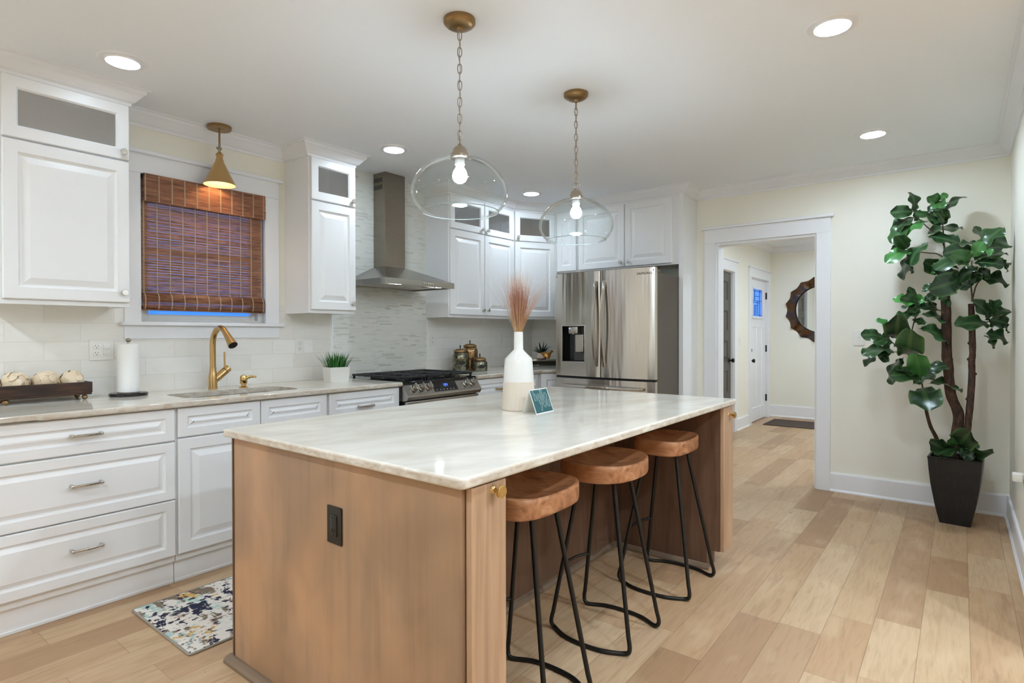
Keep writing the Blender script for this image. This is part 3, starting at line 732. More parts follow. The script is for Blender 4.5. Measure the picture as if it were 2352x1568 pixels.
for i in range(3):
    g = MB(); x0 = .012 + i * .2525; x1 = x0 + .2475; y0, y1, z = .085, .655, .962; bw = .009
    for yy in (y0, y1 - bw * 1.4): g.box(x0, x1, yy, yy + bw * 1.4, z - .016, z, .002)
    for xx in (x0, x1 - bw): g.box(xx, xx + bw, y0, y1, z - .014, z, .002)
    for k in range(1, 7):
        yy = y0 + (y1 - y0) * k / 7; g.box(x0, x0 + .095, yy, yy + bw, z - .016, z, .002); g.box(x1 - .095, x1, yy, yy + bw, z - .016, z, .002)
    g.box((x0 + x1) / 2 - bw / 2, (x0 + x1) / 2 + bw / 2, y0, y0 + .12, z - .016, z, .002); g.box((x0 + x1) / 2 - bw / 2, (x0 + x1) / 2 + bw / 2, y1 - .12, y1, z - .016, z, .002)
    g.box(x0, x1, (y0 + y1) / 2, (y0 + y1) / 2 + bw, z - .016, z, .002)
    for xx in (x0 + .004, x1 - .016):
        for yy in (y0 + .004, y1 - .018): g.box(xx, xx + .012, yy, yy + .014, .928, z - .012)
    g.build('grate', M['iron'], t)
    for yy in (.22, .52):
        bu = MB(); bu.lathe([(0, .928), (.045, .928), (.042, .936), (.028, .939), (.028, .944), (.033, .945), (.031, .950), (0, .951)], 24, ((x0 + x1) / 2, yy, 0), cap=False); bu.build('burner', M['black_mt'], t)
b = MB(); b.box(.01, RW - .01, .022, .05, .22, .788, .004); od = b.build('oven_door', M['steel'], t)
b = MB(); b.box(.1, RW - .1, .019, .022, .34, .66); b.build('oven_window', M['black_gl'], od)
b = MB(); b.tube([(.06, -.025, .742), (RW - .06, -.025, .742)], .011, 12)
for xx in (.08, RW - .08): b.tube([(xx, .022, .742), (xx, -.025, .742)], .008, 10)
b.build('oven_handle', M['steel'], od)
b = MB(); b.box(.01, RW - .01, .022, .05, .05, .212, .004); b.build('drawer', M['steel'], t)

# range hood: chimney, pyramid canopy and rim
HU0, HU1, HV = 2.735, 3.455, 3.31
hz0, hz1, hzp = 1.642, 1.687, 1.815
t = thing('range_hood', 'stainless chimney range hood on the mosaic tile', 'range hood', ((HU0 + HU1) / 2, VW, 0))
hw = (HU1 - HU0) / 2; fy = HV - VW; cw0, cw1, cy0 = -.092, .118, -.158
b = MB(); b.box(cw0, cw1, cy0, -.013, hzp - .002, ZC - .0005, .0015); ch = b.build('chimney', M['steel_dk'], t)
for row in (0, 1):
    b = MB()
    for k in range(10):
        yy = -.024 - k * .0105; zz = 2.50 - row * .058; b.box(cw0 - .0012, cw0 + .002, yy - .0055, yy, zz, zz + .034)
    b.build('vent', M['slot'], ch)
b = MB()
P0 = [(-hw, fy), (hw, fy), (hw, -.013), (-hw, -.013)]; P1 = [(cw0, cy0), (cw1, cy0), (cw1, -.013), (cw0, -.013)]
a = [b.v((p[0], p[1], hz1)) for p in P0]; c = [b.v((p[0], p[1], hzp)) for p in P1]
for i in range(4): b.f((a[i], a[(i + 1) % 4], c[(i + 1) % 4], c[i]))
b.f(c); b.f(a[::-1]); b.build('canopy', M['steel'], t, 15)
b = MB(); b.box(-hw, hw, fy, fy + .012, hz0, hz1, .001); b.box(-hw, -hw + .012, fy + .012, -.013, hz0, hz1); b.box(hw - .012, hw, fy + .012, -.013, hz0, hz1); b.box(-hw + .012, hw - .012, -.025, -.013, hz0, hz1)
b.build('rim', M['steel'], t)
b = MB(); b.box(-hw + .012, hw - .012, fy + .012, -.025, hz0 + .012, hz0 + .016); b.build('underside_panel', plain('satin_steel_panel', (168, 164, 156), .4, .7), t)
for s_ in (-1, 1):
    b = MB(); b.box(-.002 + (s_ - 1) * .15, -.002 + (s_ + 1) * .15 - .004, fy + .11, -.04, hz0 + .008, hz0 + .012, .001); f_ = b.build('filter', M['nickel'], t)
    b = MB(); xx = s_ * .15; b.box(xx - .035, xx + .035, fy + .125, fy + .14, hz0 + .006, hz0 + .008); b.build('filter_latch', M['slot'], f_)
    b = MB(); b.lathe([(0, hz0 + .006), (.030, hz0 + .006), (.034, hz0 + .010), (.034, hz0 + .012), (0, hz0 + .012)], 24, (s_ * .215 + .03, fy + .06, 0), cap=False)
    b.build('hood_lamp', emit('hood_light', (250, 250, 248), 14), t)
for k in range(5):
    b = MB(); b.M = Matrix.Translation((.02 + k * .022, fy, (hz0 + hz1) / 2)) @ Matrix.Rotation(PI / 2, 4, 'X'); b.lathe([(0, 0), (.0085, 0), (.0085, .006), (.007, .008), (0, .008)], 16, cap=False); b.build('button', M['nickel'], t)

# french-door fridge: local x across the front, y = 0 at the door plane, facing the sink run
FW, FH = .968, 1.812
t = thing('refrigerator', 'stainless french-door fridge with water dispenser under white cabinet', 'refrigerator', (4.355, 2.924, 0), -PI / 2)
b = MB(); b.box(.006, FW - .006, .085, .83, .03, 1.775, .004); b.build('body', M['fr_side'], t)
b = MB(); b.box(.03, FW - .03, .06, .09, .0, .08); b.build('kick_grille', M['black_mt'], t)
def curve_y(x): k = (x / FW - .5) * 2; return .028 * (k * k)          # gently bowed front
def fridge_front(x0, x1, z0, z1, hole=None):
    b = MB(); xs = [x0 + (x1 - x0) * i / 14 for i in range(15)]; zs = [z0, z1]
    if hole: xs = sorted(set(xs + [hole[0], hole[1]])); xs = [x for x in xs if not (hole[0] < x < hole[1]) ]; zs = [z0, hole[2], hole[3], z1]
    ed = .010
    V = {}
    for i, x in enumerate(xs):
        for j, z in enumerate(zs):
            y = curve_y(x) + (ed * .8 if i in (0, len(xs) - 1) else 0); V[i, j] = b.v((x, y, z))
    for i in range(len(xs) - 1):
        for j in range(len(zs) - 1):
            if hole and abs(xs[i] - hole[0]) < 1e-6 and j == 1: continue
            b.f((V[i, j], V[i + 1, j], V[i + 1, j + 1], V[i, j + 1]))
    yb_ = .078
    B = [b.v((x0, yb_, z0)), b.v((x1, yb_, z0)), b.v((x1, yb_, z1)), b.v((x0, yb_, z1))]; n, m = len(xs) - 1, len(zs) - 1
    b.f(B[::-1]); b.f([V[i, 0] for i in range(n, -1, -1)] + [B[0], B[1]]); b.f([V[i, m] for i in range(n + 1)] + [B[2], B[3]])
    b.f([B[0], B[3]] + [V[0, j] for j in range(m, -1, -1)]); b.f([B[1]] + [V[n, j] for j in range(m + 1)] + [B[2]])
    return b
gx = .480
dh = (.090, .322, 1.02, 1.338)
dl = fridge_front(.0, gx - .004, .892, FH, dh).build('door', M['steel_v'], t, 30, flat=9)
dr = fridge_front(gx + .004, FW, .892, FH).build('door', M['steel_v'], t, 30, flat=9)
fz = fridge_front(.0, FW, .10, .872).build('freezer_drawer', M['steel_v'], t, 30, flat=9)
b = MB(); b.box(.01, FW - .01, .03, .08, .872, .892); b.build('door_gasket', M['rubber'], t)
# dispenser
b = MB(); x0, x1, z0, z1 = dh; yd = .07; yf = curve_y(.18)
b.box(x0, x1, yd, yd + .006, z0, z1); b.box(x0, x0 + .004, yf, yd, z0, z1); b.box(x1 - .004, x1, yf, yd, z0, z1); b.box(x0, x1, yf, yd, z0, z0 + .004); b.box(x0, x1, yf, yd, z1 - .004, z1)
ds = b.build('dispenser_recess', M['black_gl'], dl)
b = MB()
for q in ((x0 - .006, x0 + .002, z0 - .006, z1 + .006), (x1 - .002, x1 + .006, z0 - .006, z1 + .006), (x0 + .0025, x1 - .0025, z0 - .006, z0 + .002), (x0 + .0025, x1 - .0025, z1 - .002, z1 + .006)):
    b.box(q[0], q[1], yf - .012, yf + .01, q[2], q[3], .002)
b.build('dispenser_bezel', M['nickel'], dl)
b = MB(); b.box(.144, .239, yf + .012, yd, 1.27, 1.334, .004); b.box(.189, .199, yf + .008, yf + .02, 1.262, 1.275); b.build('dispenser_nozzle', M['nickel'], dl)
b = MB(); b.box(.179, .316, yd - .008, yd, 1.03, 1.265, .002); b.build('dispenser_back_plate', plain('dark_grey_plastic', (74, 70, 68), .4), dl)
b = MB(); b.box(.208, .292, yf + .022, yd - .008, 1.105, 1.26, .004); b.build('dispenser_paddle', M['nickel'], dl)
b = MB(); b.box(.150, .164, yf + .0105, yf + .013, 1.314, 1.318); b.build('indicator_light', emit('indicator_blue', (120, 160, 255), 4), dl)
for par, hx in ((dl, .442), (dr, .524)):
    h = MB(); zs = [.985 + (1.722 - .985) * i / 16 for i in range(17)]; y0 = curve_y(hx)
    secs = []
    for i, z in enumerate(zs):
        bow = math.sin(PI * i / 16) ** .8 * .052 + .006; hwid = .0135
        yy = y0 - bow; secs.append([h.v((hx - hwid, yy, z)), h.v((hx - hwid * .6, yy - .014, z)), h.v((hx + hwid * .6, yy - .014, z)), h.v((hx + hwid, yy, z)), h.v((hx + hwid, yy + .008, z)), h.v((hx - hwid, yy + .008, z))])
    for a, c in zip(secs[:-1], secs[1:]):
        for k in range(6): h.f((a[k], a[(k + 1) % 6], c[(k + 1) % 6], c[k]))
    h.f(secs[0][::-1]); h.f(secs[-1])
    for z in (1.0, 1.705): h.box(hx - .009, hx + .009, y0 - .012, y0 + .004, z - .014, z + .014)
    h.build('handle', M['steel_v'], par, 30)
h = MB(); z = .808; pts = [(.085, curve_y(.085) - .03, z), (.25, curve_y(.25) - .046, z), (.47, -.052, z), (.69, curve_y(.69) - .046, z), (.88, curve_y(.88) - .03, z)]
h.tube(catmull(pts, 6), .012, 10)
for xx in (.095, .87): h.box(xx - .012, xx + .012, curve_y(xx) - .032, curve_y(xx) + .004, z - .012, z + .012, .003)
h.build('drawer_handle', M['steel_v'], fz)
for xx in (.05, FW - .05):
    b = MB(); b.box(xx - .04, xx + .04, .03, .16, 1.776, 1.80, .004); b.build('hinge_cover', M['fr_side'], t)
fc = bpy.data.curves.new('brand_lettering', 'FONT'); fc.body = 'SAMSUNG'; fc.size = .026; fc.extrude = .0006; fc.space_character = 1.15; fc.align_x = 'CENTER'
fo = font_mesh(fc, dr, plain('etched_lettering', (122, 112, 100), .4, .6))
fo.location = (.882, curve_y(.882) - .0035, 1.755); fo.rotation_euler = (PI / 2, 0, math.atan(.112 * (.866 / FW - .5) / FW * 2))

# ================================================================= ISLAND
IL = Vector((2.15, 1.6, 0))
t = thing('kitchen_island', 'stained maple kitchen island with knee space for stools under its stone top', 'kitchen island', IL)
def IB(): b = MB(); b.M = Matrix.Translation(-IL); return b
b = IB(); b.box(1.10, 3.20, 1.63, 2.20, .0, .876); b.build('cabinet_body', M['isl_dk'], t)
b = IB(); b.box(1.08, 1.10, 1.011, 2.212, .0, .876, .001); ep = b.build('end_panel', M['isl'], t)
b = IB(); b.box(1.076, 1.10, 2.2125, 2.222, .0, .876, .001); b.build('corner_strip', M['isl_dk'], t)
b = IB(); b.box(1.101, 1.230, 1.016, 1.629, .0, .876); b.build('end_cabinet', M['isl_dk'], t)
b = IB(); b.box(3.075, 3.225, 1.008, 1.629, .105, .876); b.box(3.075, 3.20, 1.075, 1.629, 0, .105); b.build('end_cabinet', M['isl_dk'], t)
b = IB(); b.box(1.0, 1.0, 1, 1, 0, 0) if False else None
for x0, x1, z0, kx in ((1.091, 1.232, .105, 1.176), (3.082, 3.235, .105, 3.165)):
    b = IB(); b.box(x0, x1, .986, 1.006, z0, .872, .002); d = b.build('pull_out_front', M['isl_face'], t)
    k = IB(); k.M = k.M @ Matrix.Translation((kx, .986, .852 if kx < 2 else .83)) @ Matrix.Rotation(PI / 2, 4, 'X')
    k.lathe([(0, 0), (.012, 0), (.010, .004), (.006, .007), (.006, .018), (.013, .021), (.017, .024), (.017, .033), (.0145, .034), (.0145, .036), (0, .036)], 28, cap=False); k.build('knob', M['brass_pol'], d)
b = IB()
b.extr([(1.10, 0), (1.048, 0), (1.048, .012), (1.056, .022), (1.07, .026), (1.10, .026)], 1.0, 2.24, 'y'); b.build('floor_moulding', M['mould'], t)
b = IB(); b.extr([(1.63, 0), (1.608, 0), (1.608, .012), (1.616, .026), (1.63, .03)], 1.233, 3.074, 'x')
b.extr([(3.075, 0), (3.055, 0), (3.055, .012), (3.062, .026), (3.075, .03)], 1.06, 1.628, 'y'); b.build('floor_moulding', M['mould'], t)
# black outlet let into the end panel
def outlet_plate(parent, name, M0, w=.070, h=.115, kinds=('outlet',), mat=None, slot=None):
    """wall plate in a local frame: x across, z up, facing -y"""
    mat = mat or M['plastic']; slot = slot or M['slot']
    p = MB(); p.M = M0; p.box(-w / 2, w / 2, -.006, .0, -h / 2, h / 2, .0025); o = p.build(name, mat, parent)
    n = len(kinds)
    for i, kd in enumerate(kinds):
        cx = (i - (n - 1) / 2) * .047
        if kd == 'rocker':
            r = MB(); r.M = M0; r.box(cx - .0165, cx + .0165, -.0085, -.005, .001, .033, .001); r.box(cx - .0165, cx + .0165, -.0075, -.005, -.033, -.001, .001); r.build('rocker', mat, o)
        elif kd == 'toggle':
            r = MB(); r.M = M0; r.box(cx - .005, cx + .005, -.007, -.005, -.012, .012); r.box(cx - .0035, cx + .0035, -.018, -.005, -.001, .008, .001); r.build('toggle', mat, o)
        else:
            r = MB(); r.M = M0
            if kd == 'decor': r.box(cx - .0165, cx + .0165, -.0085, -.005, -.033, .033, .001)
            else:
                for s_ in (-1, 1): r.prism([(x, z) for x, z in rrect(cx - .017, cx + .017, -.0145, .0145, .010, 4)], 0, 1) if False else r.box(cx - .0165, cx + .0165, -.0078, -.005, s_ * .0195 - .0145, s_ * .0195 + .0145, .0012)
            r.build('receptacle', mat, o)
            fy_ = -.0092 if kd == 'decor' else -.0084
            for s_ in (-1, 1):
                q = MB(); q.M = M0; z = s_ * .0195
                q.box(cx - .0075, cx - .0055, fy_, -.005, z + .0, z + .009); q.box(cx + .0055, cx + .0075, fy_, -.005, z + .001, z + .008); q.box(cx - .002, cx + .002, fy_, -.005, z - .009, z - .0045)
                q.build('slots', slot, o)
    return o
black_pl = plain('black_outlet_plastic', (22, 22, 22), .32, var=.05)
o = outlet_plate(t, 'outlet', Matrix.Translation(Vector((1.08, 1.556, .666)) - IL) @ Matrix.Rotation(-PI / 2, 4, 'Z'), .076, .119, ('decor',), black_pl, plain('outlet_slots', (6, 6, 6), .7))
o['label'] = 'black outlet'
b = IB(); b.box(2.02, 2.06, 1.05, 1.628, .866, .8755, .001); b.box(2.02, 2.06, 1.618, 1.628, .70, .866, .001); b.build('support_bracket', M['black_mt'], t)
b = MB(); b.prism(rrect(1.045, 3.275, .976, 2.235, .018, 4), .877, ZI, .008, True, 3); o = b.build('countertop', M['stone'])
tag(o, 'large cream stone top of the wooden island', 'countertop')

# ================================================================= BAR STOOLS
def seat_mesh(a, c_, z0, z1, n=56, m=10, ex=2.8):
    """saddle seat: rounded-square outline, dished top"""
    b = MB()
    def out(k):
        an = 2 * PI * k / n; cx_, sy_ = math.cos(an), math.sin(an)
        r = (abs(cx_) ** ex + abs(sy_) ** ex) ** (-1 / ex); return r * cx_ * a, r * sy_ * c_
    rows = []
    for f in [i / m for i in range(1, m)] + [.955, .985, 1.0]:
        row = []
        for k in range(n):
            x, y = out(k); x *= f; y *= f
            dish = -.034 * max(0, 1 - (f ** 2) * 1.02) + .010 * (abs(x) / a) ** 2 * f
            edge = -.010 * max(0, (f - .93) / .07) ** 2
            row.append(b.v((x, y, z1 + dish + edge)))
        rows.append(row)
    for f, z in ((1.006, z1 - .016), (1.004, z0 + .016), (.985, z0 + .004), (.95, z0)):
        rows.append([b.v((out(k)[0] * f, out(k)[1] * f, z)) for k in range(n)])
    ctr = b.v((0, 0, z1 - .034)); cb = b.v((0, 0, z0))
    for k in range(n): b.f((ctr, rows[0][k], rows[0][(k + 1) % n])); b.f((cb, rows[-1][(k + 1) % n], rows[-1][k]))
    for A, B_ in zip(rows[:-1], rows[1:]):
        for k in range(n): b.f((A[k], A[(k + 1) % n], B_[(k + 1) % n], B_[k]))
    return b
def make_stool(label, loc, rz, hs, ex, sa, sc):
    t = thing('bar_stool', label, 'bar stool', loc, rz, 'wooden saddle stools along the island')
    z0, z1 = .672, .742
    seat_mesh(sa, sc, z0, z1, ex=ex).build('seat', M['seat'], t, 40)
    for s_ in (-1, 1):
        b = MB(); tx = s_ * .07
        pts = [(tx, .078, z0 + .002), (s_ * hs, .185, .03), (s_ * hs, .165, .009), (s_ * (hs + .035), .09, .008), (s_ * (hs + .045), 0, .008), (s_ * (hs + .035), -.09, .008), (s_ * hs, -.165, .009), (s_ * hs, -.185, .03), (tx, -.078, z0 + .002)]
        path = [Vector(pts[0])] + [Vector(pts[0]).lerp(Vector(pts[1]), k / 6) for k in range(1, 6)] + catmull([Vector(pts[0]).lerp(Vector(pts[1]), .93)] + pts[1:8] + [Vector(pts[8]).lerp(Vector(pts[7]), .93)], 5) + [Vector(pts[7]).lerp(Vector(pts[8]), k / 6) for k in range(1, 6)] + [Vector(pts[8])]
        b.tube(path, .009, 10); b.build('leg', M['black_mt'], t, 60)
    b = MB(); fz = .255; fr = 1 - (fz - .03) / (z0 - .03); yy = .078 + (.185 - .078) * fr; xx = .07 + (hs - .07) * fr
    b.tube(catmull([(-xx, yy, fz), (-xx * .5, yy + .03, fz - .004), (xx * .5, yy + .03, fz - .004), (xx, yy, fz)], 6), .0065, 10); b.build('footrest', M['black_mt'], t, 60)
    b = MB(); b.box(-.09, .09, -.095, .095, z0 - .004, z0 + .001, .001); b.build('mounting_plate', M['black_mt'], t)
    return t
make_stool('wooden saddle stool tucked behind the post at the near island end', (1.612, 1.205, 0), 0.0, .135, 3.4, .198, .150)
make_stool('oval-looking wooden saddle stool standing in the middle of the three', (2.182, 1.202, 0), 0.0, .138, 2.4, .208, .165)
make_stool('wooden saddle stool beside the far island end, below the hall opening', (2.812, 1.190, 0), 0.0, .17, 3.6, .185, .130)

# ================================================================= WINDOW BLIND
def m_bamboo():
    t = NT('woven_bamboo'); p = t.pos(True); x, y, z = t.sep(p)
    row = t.math('FLOOR', t.math('DIVIDE', z, .0077)); r = t.white(t.comb(row, 1.0, 2.0))
    n = t.noise(t.comb(t.math('MULTIPLY', x, 7), 0.0, t.math('MULTIPLY', row, 3.3)), 1.0, 3)
    col = t.ramp(n, [(.3, s2l((84, 52, 36))), (.5, s2l((142, 94, 68))), (.72, s2l((178, 126, 94)))])
    col = t.mix(t.math('MULTIPLY', r, .35), col, s2l((130, 88, 66)))
    return t.done(col, .5, spec=.35)
M['bamboo'] = m_bamboo(); M['thread'] = plain('beige_thread', (196, 176, 148), .8); M['bamboo_dk'] = plain('dark_bamboo', (58, 36, 26), .5, var=.15, scale=20)
BX0, BX1, BZ1, BZ0 = 1.313, 2.066, 2.212, 1.412
t = thing('woven_blind', 'brown woven bamboo blind hanging in the sink window', 'blind', ((BX0 + BX1) / 2, VW - .03, BZ0))
hb = (BX1 - BX0) / 2; Hb = BZ1 - BZ0
def slats(b, z0, z1, y, x0, x1, pitch, th, rnd):
    z = z0
    while z < z1:
        jz = rnd.uniform(-.0006, .0006); hgt = th * rnd.uniform(.93, 1.04)
        n = 6; tp = []; bt = []
        lean = rnd.uniform(-.0014, .0014)
        for yy, zz in ((-.0014, 0), (.0014, 0)):
            pass
        b.box(x0 + rnd.uniform(0, .003), x1 - rnd.uniform(0, .003), y - .0014, y + .0014, z + jz, z + jz + hgt)
        z += pitch
rnd = random.Random(5)
b = MB(); slats(b, .05, Hb - .02, .028, -hb + .004, hb - .008, .0077, .0069, rnd); sh = b.build('shade', M['bamboo'], t)
b = MB(); slats(b, Hb - .158, Hb, -.004, -hb + .004, hb, .0077, .0072, rnd); b.build('valance', M['bamboo'], t)
b = MB()
for k in range(25):                                     # bottom roll
    a = PI * (-.05 + 1.35 * k / 24); yy = .020 - .018 * math.sin(a); zz = .052 + .046 * math.cos(a)
    b.box(-hb + .002, hb - .006, yy - .0016, yy + .0016, zz - .0034, zz + .0034)
b.box(-hb + .003, hb - .006, .004, .026, .0, .006); b.build('bottom_roll', M['bamboo'], t)
b = MB()
for k in range(11):
    x = -hb + .014 + (2 * hb - .03) * k / 10
    for dx in (-.0018, .0018):
        b.tube([(x + dx, .0258, .1), (x + dx, .0258, Hb - .15)], .0014, 4); b.tube([(x + dx, -.0062, Hb - .158), (x + dx, -.0062, Hb)], .0014, 4)
        b.tube([(x + dx, .02 - .0215 * math.sin(a), .052 + .05 * math.cos(a)) for a in [PI * (.05 + 1.2 * q / 8) for q in range(9)]], .0014, 4)
b.build('threads', M['thread'], t)
b = MB(); b.box(-hb + .004, hb - .004, .002, .045, Hb - .02, Hb + .001); b.build('head_rail', M['bamboo_dk'], t)

# ================================================================= FAUCET, SOAP PUMP
t = thing('faucet', 'brushed brass gooseneck faucet behind the sink', 'faucet', (1.657, 3.657, ZT), math.radians(5))
b = MB(); b.lathe([(.0285, 0), (.0285, .003), (.0255, .006), (.0255, .07), (.0225, .098), (.0195, .112), (.0195, .135), (.0185, .136), (.0185, .137)], 28); b.build('body', M['brass'], t)
b = MB(); arc = [(0, 0, .1375), (0, 0, .27)] + [(0, -.085 + .085 * math.cos(a), .27 + .108 * math.sin(a)) for a in [PI * i / 12 for i in range(1, 10)]]
b.tube([Vector(p) for p in arc], .0195 if False else .0175, 18); b.build('spout', M['brass'], t, 60)
e = Vector(arc[-1]); dn = (Vector(arc[-1]) - Vector(arc[-2])).normalized()
b = MB(); b.tube([e - dn * .004, e + dn * .01, e + dn * .06, e + dn * .105], [.0175, .019, .023, .028], 20); hd = b.build('spray_head', M['brass'], t, 60)
b = MB(); b.M = Matrix.Translation(e + dn * .1045) @ Vector((0, 0, 1)).rotation_difference(dn).to_matrix().to_4x4(); b.lathe([(0, .0012), (.0245, .0012), (.0245, 0), (0, 0)], 20, cap=False); b.build('spray_face', M['rubber'], hd)
ad = Vector((.78, 0, .62)).normalized()
b = MB(); b.tube([Vector((0, 0, .055)), Vector((.025, 0, .066)), Vector((.025, 0, .066)) + ad * .066], .0235, 18); b.build('valve', M['brass'], t, 60)
b = MB(); s0 = Vector((.025, 0, .066)) + ad * .066; b.tube([s0, s0 + ad * .004], .0215, 18); b.build('valve_seal', M['rubber'], t)
b = MB(); b.tube([s0 + ad * .004, s0 + ad * .030], .0235, 18); hv = b.build('valve_cap', M['brass'], t, 40)
b = MB(); q = s0 + ad * .016 + Vector((-.012, 0, .016)); b.tube([q, q + Vector((-.002, 0, .045)), q + Vector((-.002, 0, .095))], [.0062, .0055, .0052], 10); b.build('lever', M['brass'], t, 60)

t = thing('soap_dispenser', 'small brass soap pump to the side of the faucet', 'soap dispenser', (1.822, 3.60, ZT), math.radians(20)); t.scale = (1.2, 1.2, 1.22)
b = MB(); b.lathe([(0, 0), (.024, 0), (.024, .003), (.014, .008), (.011, .014), (.012, .018)], 24, cap=False); b.build('base', M['brass_pol'], t)
b = MB(); b.lathe([(0, .018), (.016, .018), (.0185, .022), (.0185, .05), (.015, .062), (.008, .066), (0, .067)], 24, cap=False); b.build('pump', M['brass_pol'], t)
b = MB(); b.tube(catmull([(0, -.01, .046), (.012, -.03, .055), (.018, -.05, .058), (.022, -.062, .055)], 5), [.010] + [.0075] * 9 + [.0055] * 6, 12); b.build('spout', M['brass_pol'], t, 60)

# ================================================================= PAPER TOWEL
t = thing('towel_holder', 'paper towel stand with dark round base and small ball finial', 'paper towel holder', (1.196, 3.648, ZT))
b = MB(); b.lathe([(0, 0), (.086, 0), (.093, .004), (.093, .013), (.086, .018), (0, .018)], 40, cap=False); b.build('base', plain('dark_polished_stone', (34, 30, 30), .14, var=.3, scale=20), t)
b = MB(); b.lathe([(.006, .018), (.006, .30), (.005, .302)], 12); b.build('pole', M['nickel'], t)
b = MB(); b.ball((0, 0, .308), .0135, 10, (1, 1, .85)); b.build('finial', M['pewter'], t)
def m_towel():
    q = NT('quilted_paper'); x, y, z = q.sep(q.pos(True))
    an = q.math('ARCTAN2', y, x); w = q.math('SINE', q.math('ADD', q.math('MULTIPLY', z, 420), q.math('MULTIPLY', q.math('SINE', q.math('MULTIPLY', an, 9)), 3.0)))
    q.bump(w, .14, .0015); return q.done(s2l((244, 244, 241)), .85, spec=.2)
b = MB(); prof = [(.020, .012), (.050, .012), (.0535, .016), (.0535, .2), (.0525, .278), (.050, .2805), (.020, .2805)]
b.lathe(prof, 44, closed=True); o = b.build('paper_towel_roll', m_towel()); o.location = (1.196, 3.648, ZT + .0065)
tag(o, 'white quilted paper towel roll on the dark round stand', 'paper towel')

# ================================================================= WOODEN TRAY WITH SHELL BALLS
TX, TY, TR = .826, 3.678, 0.0
t = thing('wooden_tray', 'long dark burnt-wood tray with ball feet on the sink counter', 'tray', (TX, TY, ZT), TR)
b = MB(); L_, D_ = .188, .080
b.box(-L_ + .002, L_ - .002, -D_ + .002, D_ - .002, .026, .038, .003); b.box(-L_, L_, -D_, -D_ + .014, .036, .092, .003); b.box(-L_, L_, D_ - .014, D_, .036, .092, .003); b.box(-L_ + .001, -L_ + .014, -D_ + .0135, D_ - .0135, .0385, .0915, .002); b.box(L_ - .014, L_ - .001, -D_ + .0135, D_ - .0135, .0385, .0915, .002)
b.build('tray_box', M['tray'], t)
for sx in (-1, 1):
    for sy in (-1, 1):
        b = MB(); b.ball((sx * (L_ - .03), sy * (D_ - .018), .0135), .0135, 8); b.tube([(sx * (L_ - .03), sy * (D_ - .018), .02), (sx * (L_ - .03), sy * (D_ - .018), .03)], .007, 8); b.build('foot', M['brass_dark'], t)
M['shell'] = plain('capiz_shell', (232, 212, 182), .35, var=.1, scale=18); M['shell_edge'] = plain('shell_edge', (150, 112, 72), .5)
def shell_ball(label, loc, r, seed):
    rn = random.Random(seed); b = MB(); b.ball((0, 0, 0), r * .93, 10)
    for i in range(34):
        z = 1 - 2 * (i + .5) / 34; a = i * 2.39996; n = Vector((math.sqrt(1 - z * z) * math.cos(a), math.sqrt(1 - z * z) * math.sin(a), z))
        Q = Vector((0, 0, 1)).rotation_difference(n).to_matrix() @ Matrix.Rotation(rn.uniform(0, 6), 3, 'Z')
        tl = Matrix.Rotation(rn.uniform(.1, .3), 3, 'X'); R0 = r * rn.uniform(.34, .44); k = 9; th = .0011
        top = [b.v(n * r * .98 + Q @ (tl @ Vector((R0 * math.cos(2 * PI * j / k), R0 * math.sin(2 * PI * j / k), -.16 * R0)))) for j in range(k)]
        low = [b.v(q.co - n * th) for q in top]; c = b.v(n * (r * 1.0)); c2 = b.v(n * (r - th))
        for j in range(k): b.f((c, top[j], top[(j + 1) % k])); b.f((c2, low[(j + 1) % k], low[j])); b.f((top[j], low[j], low[(j + 1) % k], top[(j + 1) % k]))
    o = b.build('shell_ball', M['shell'], None, 25); o.location = loc
    return tag(o, label, 'decorative ball', 'shell balls in the wooden tray')
def tray_pt(dx, dz): return (TX + dx * math.cos(TR), TY + dx * math.sin(TR), ZT + .038 + dz)
shell_ball('cream shell ball at the tray end farthest from the paper towel', tray_pt(-.1105, .0625), .058, 1)
shell_ball('paler cream shell ball sitting between two others in the tray', tray_pt(.009, .0615), .0565, 2)
shell_ball('dark-edged cream shell ball in the tray, next to the paper towel', tray_pt(.119, .0595), .0525, 3)

# ================================================================= GRASS PLANTER
t = thing('grass_planter', 'square white ceramic pot of green artificial grass by the range', 'potted plant', (2.462, 3.53, ZT), math.radians(-8))
b = MB(); hw_ = .076
for (z0, z1, h0, h1) in ((0, .104, .068, .076),):
    o1 = [b.v((sx * h0, sy * h0 * .8, z0)) for sx, sy in ((-1, -1), (1, -1), (1, 1), (-1, 1))]; o2 = [b.v((sx * h1, sy * h1 * .8, z1)) for sx, sy in ((-1, -1), (1, -1), (1, 1), (-1, 1))]
    i2 = [b.v((sx * (h1 - .006), sy * (h1 * .8 - .006), z1)) for sx, sy in ((-1, -1), (1, -1), (1, 1), (-1, 1))]; i1 = [b.v((sx * (h1 - .006), sy * (h1 * .8 - .006), z1 - .012)) for sx, sy in ((-1, -1), (1, -1), (1, 1), (-1, 1))]
    b.f(o1[::-1])
    for a, c in ((o1, o2), (o2, i2), (i2, i1)):
        for k in range(4): b.f((a[k], a[(k + 1) % 4], c[(k + 1) % 4], c[k]))
    b.f(i1)
b.build('pot', M['porc'], t)
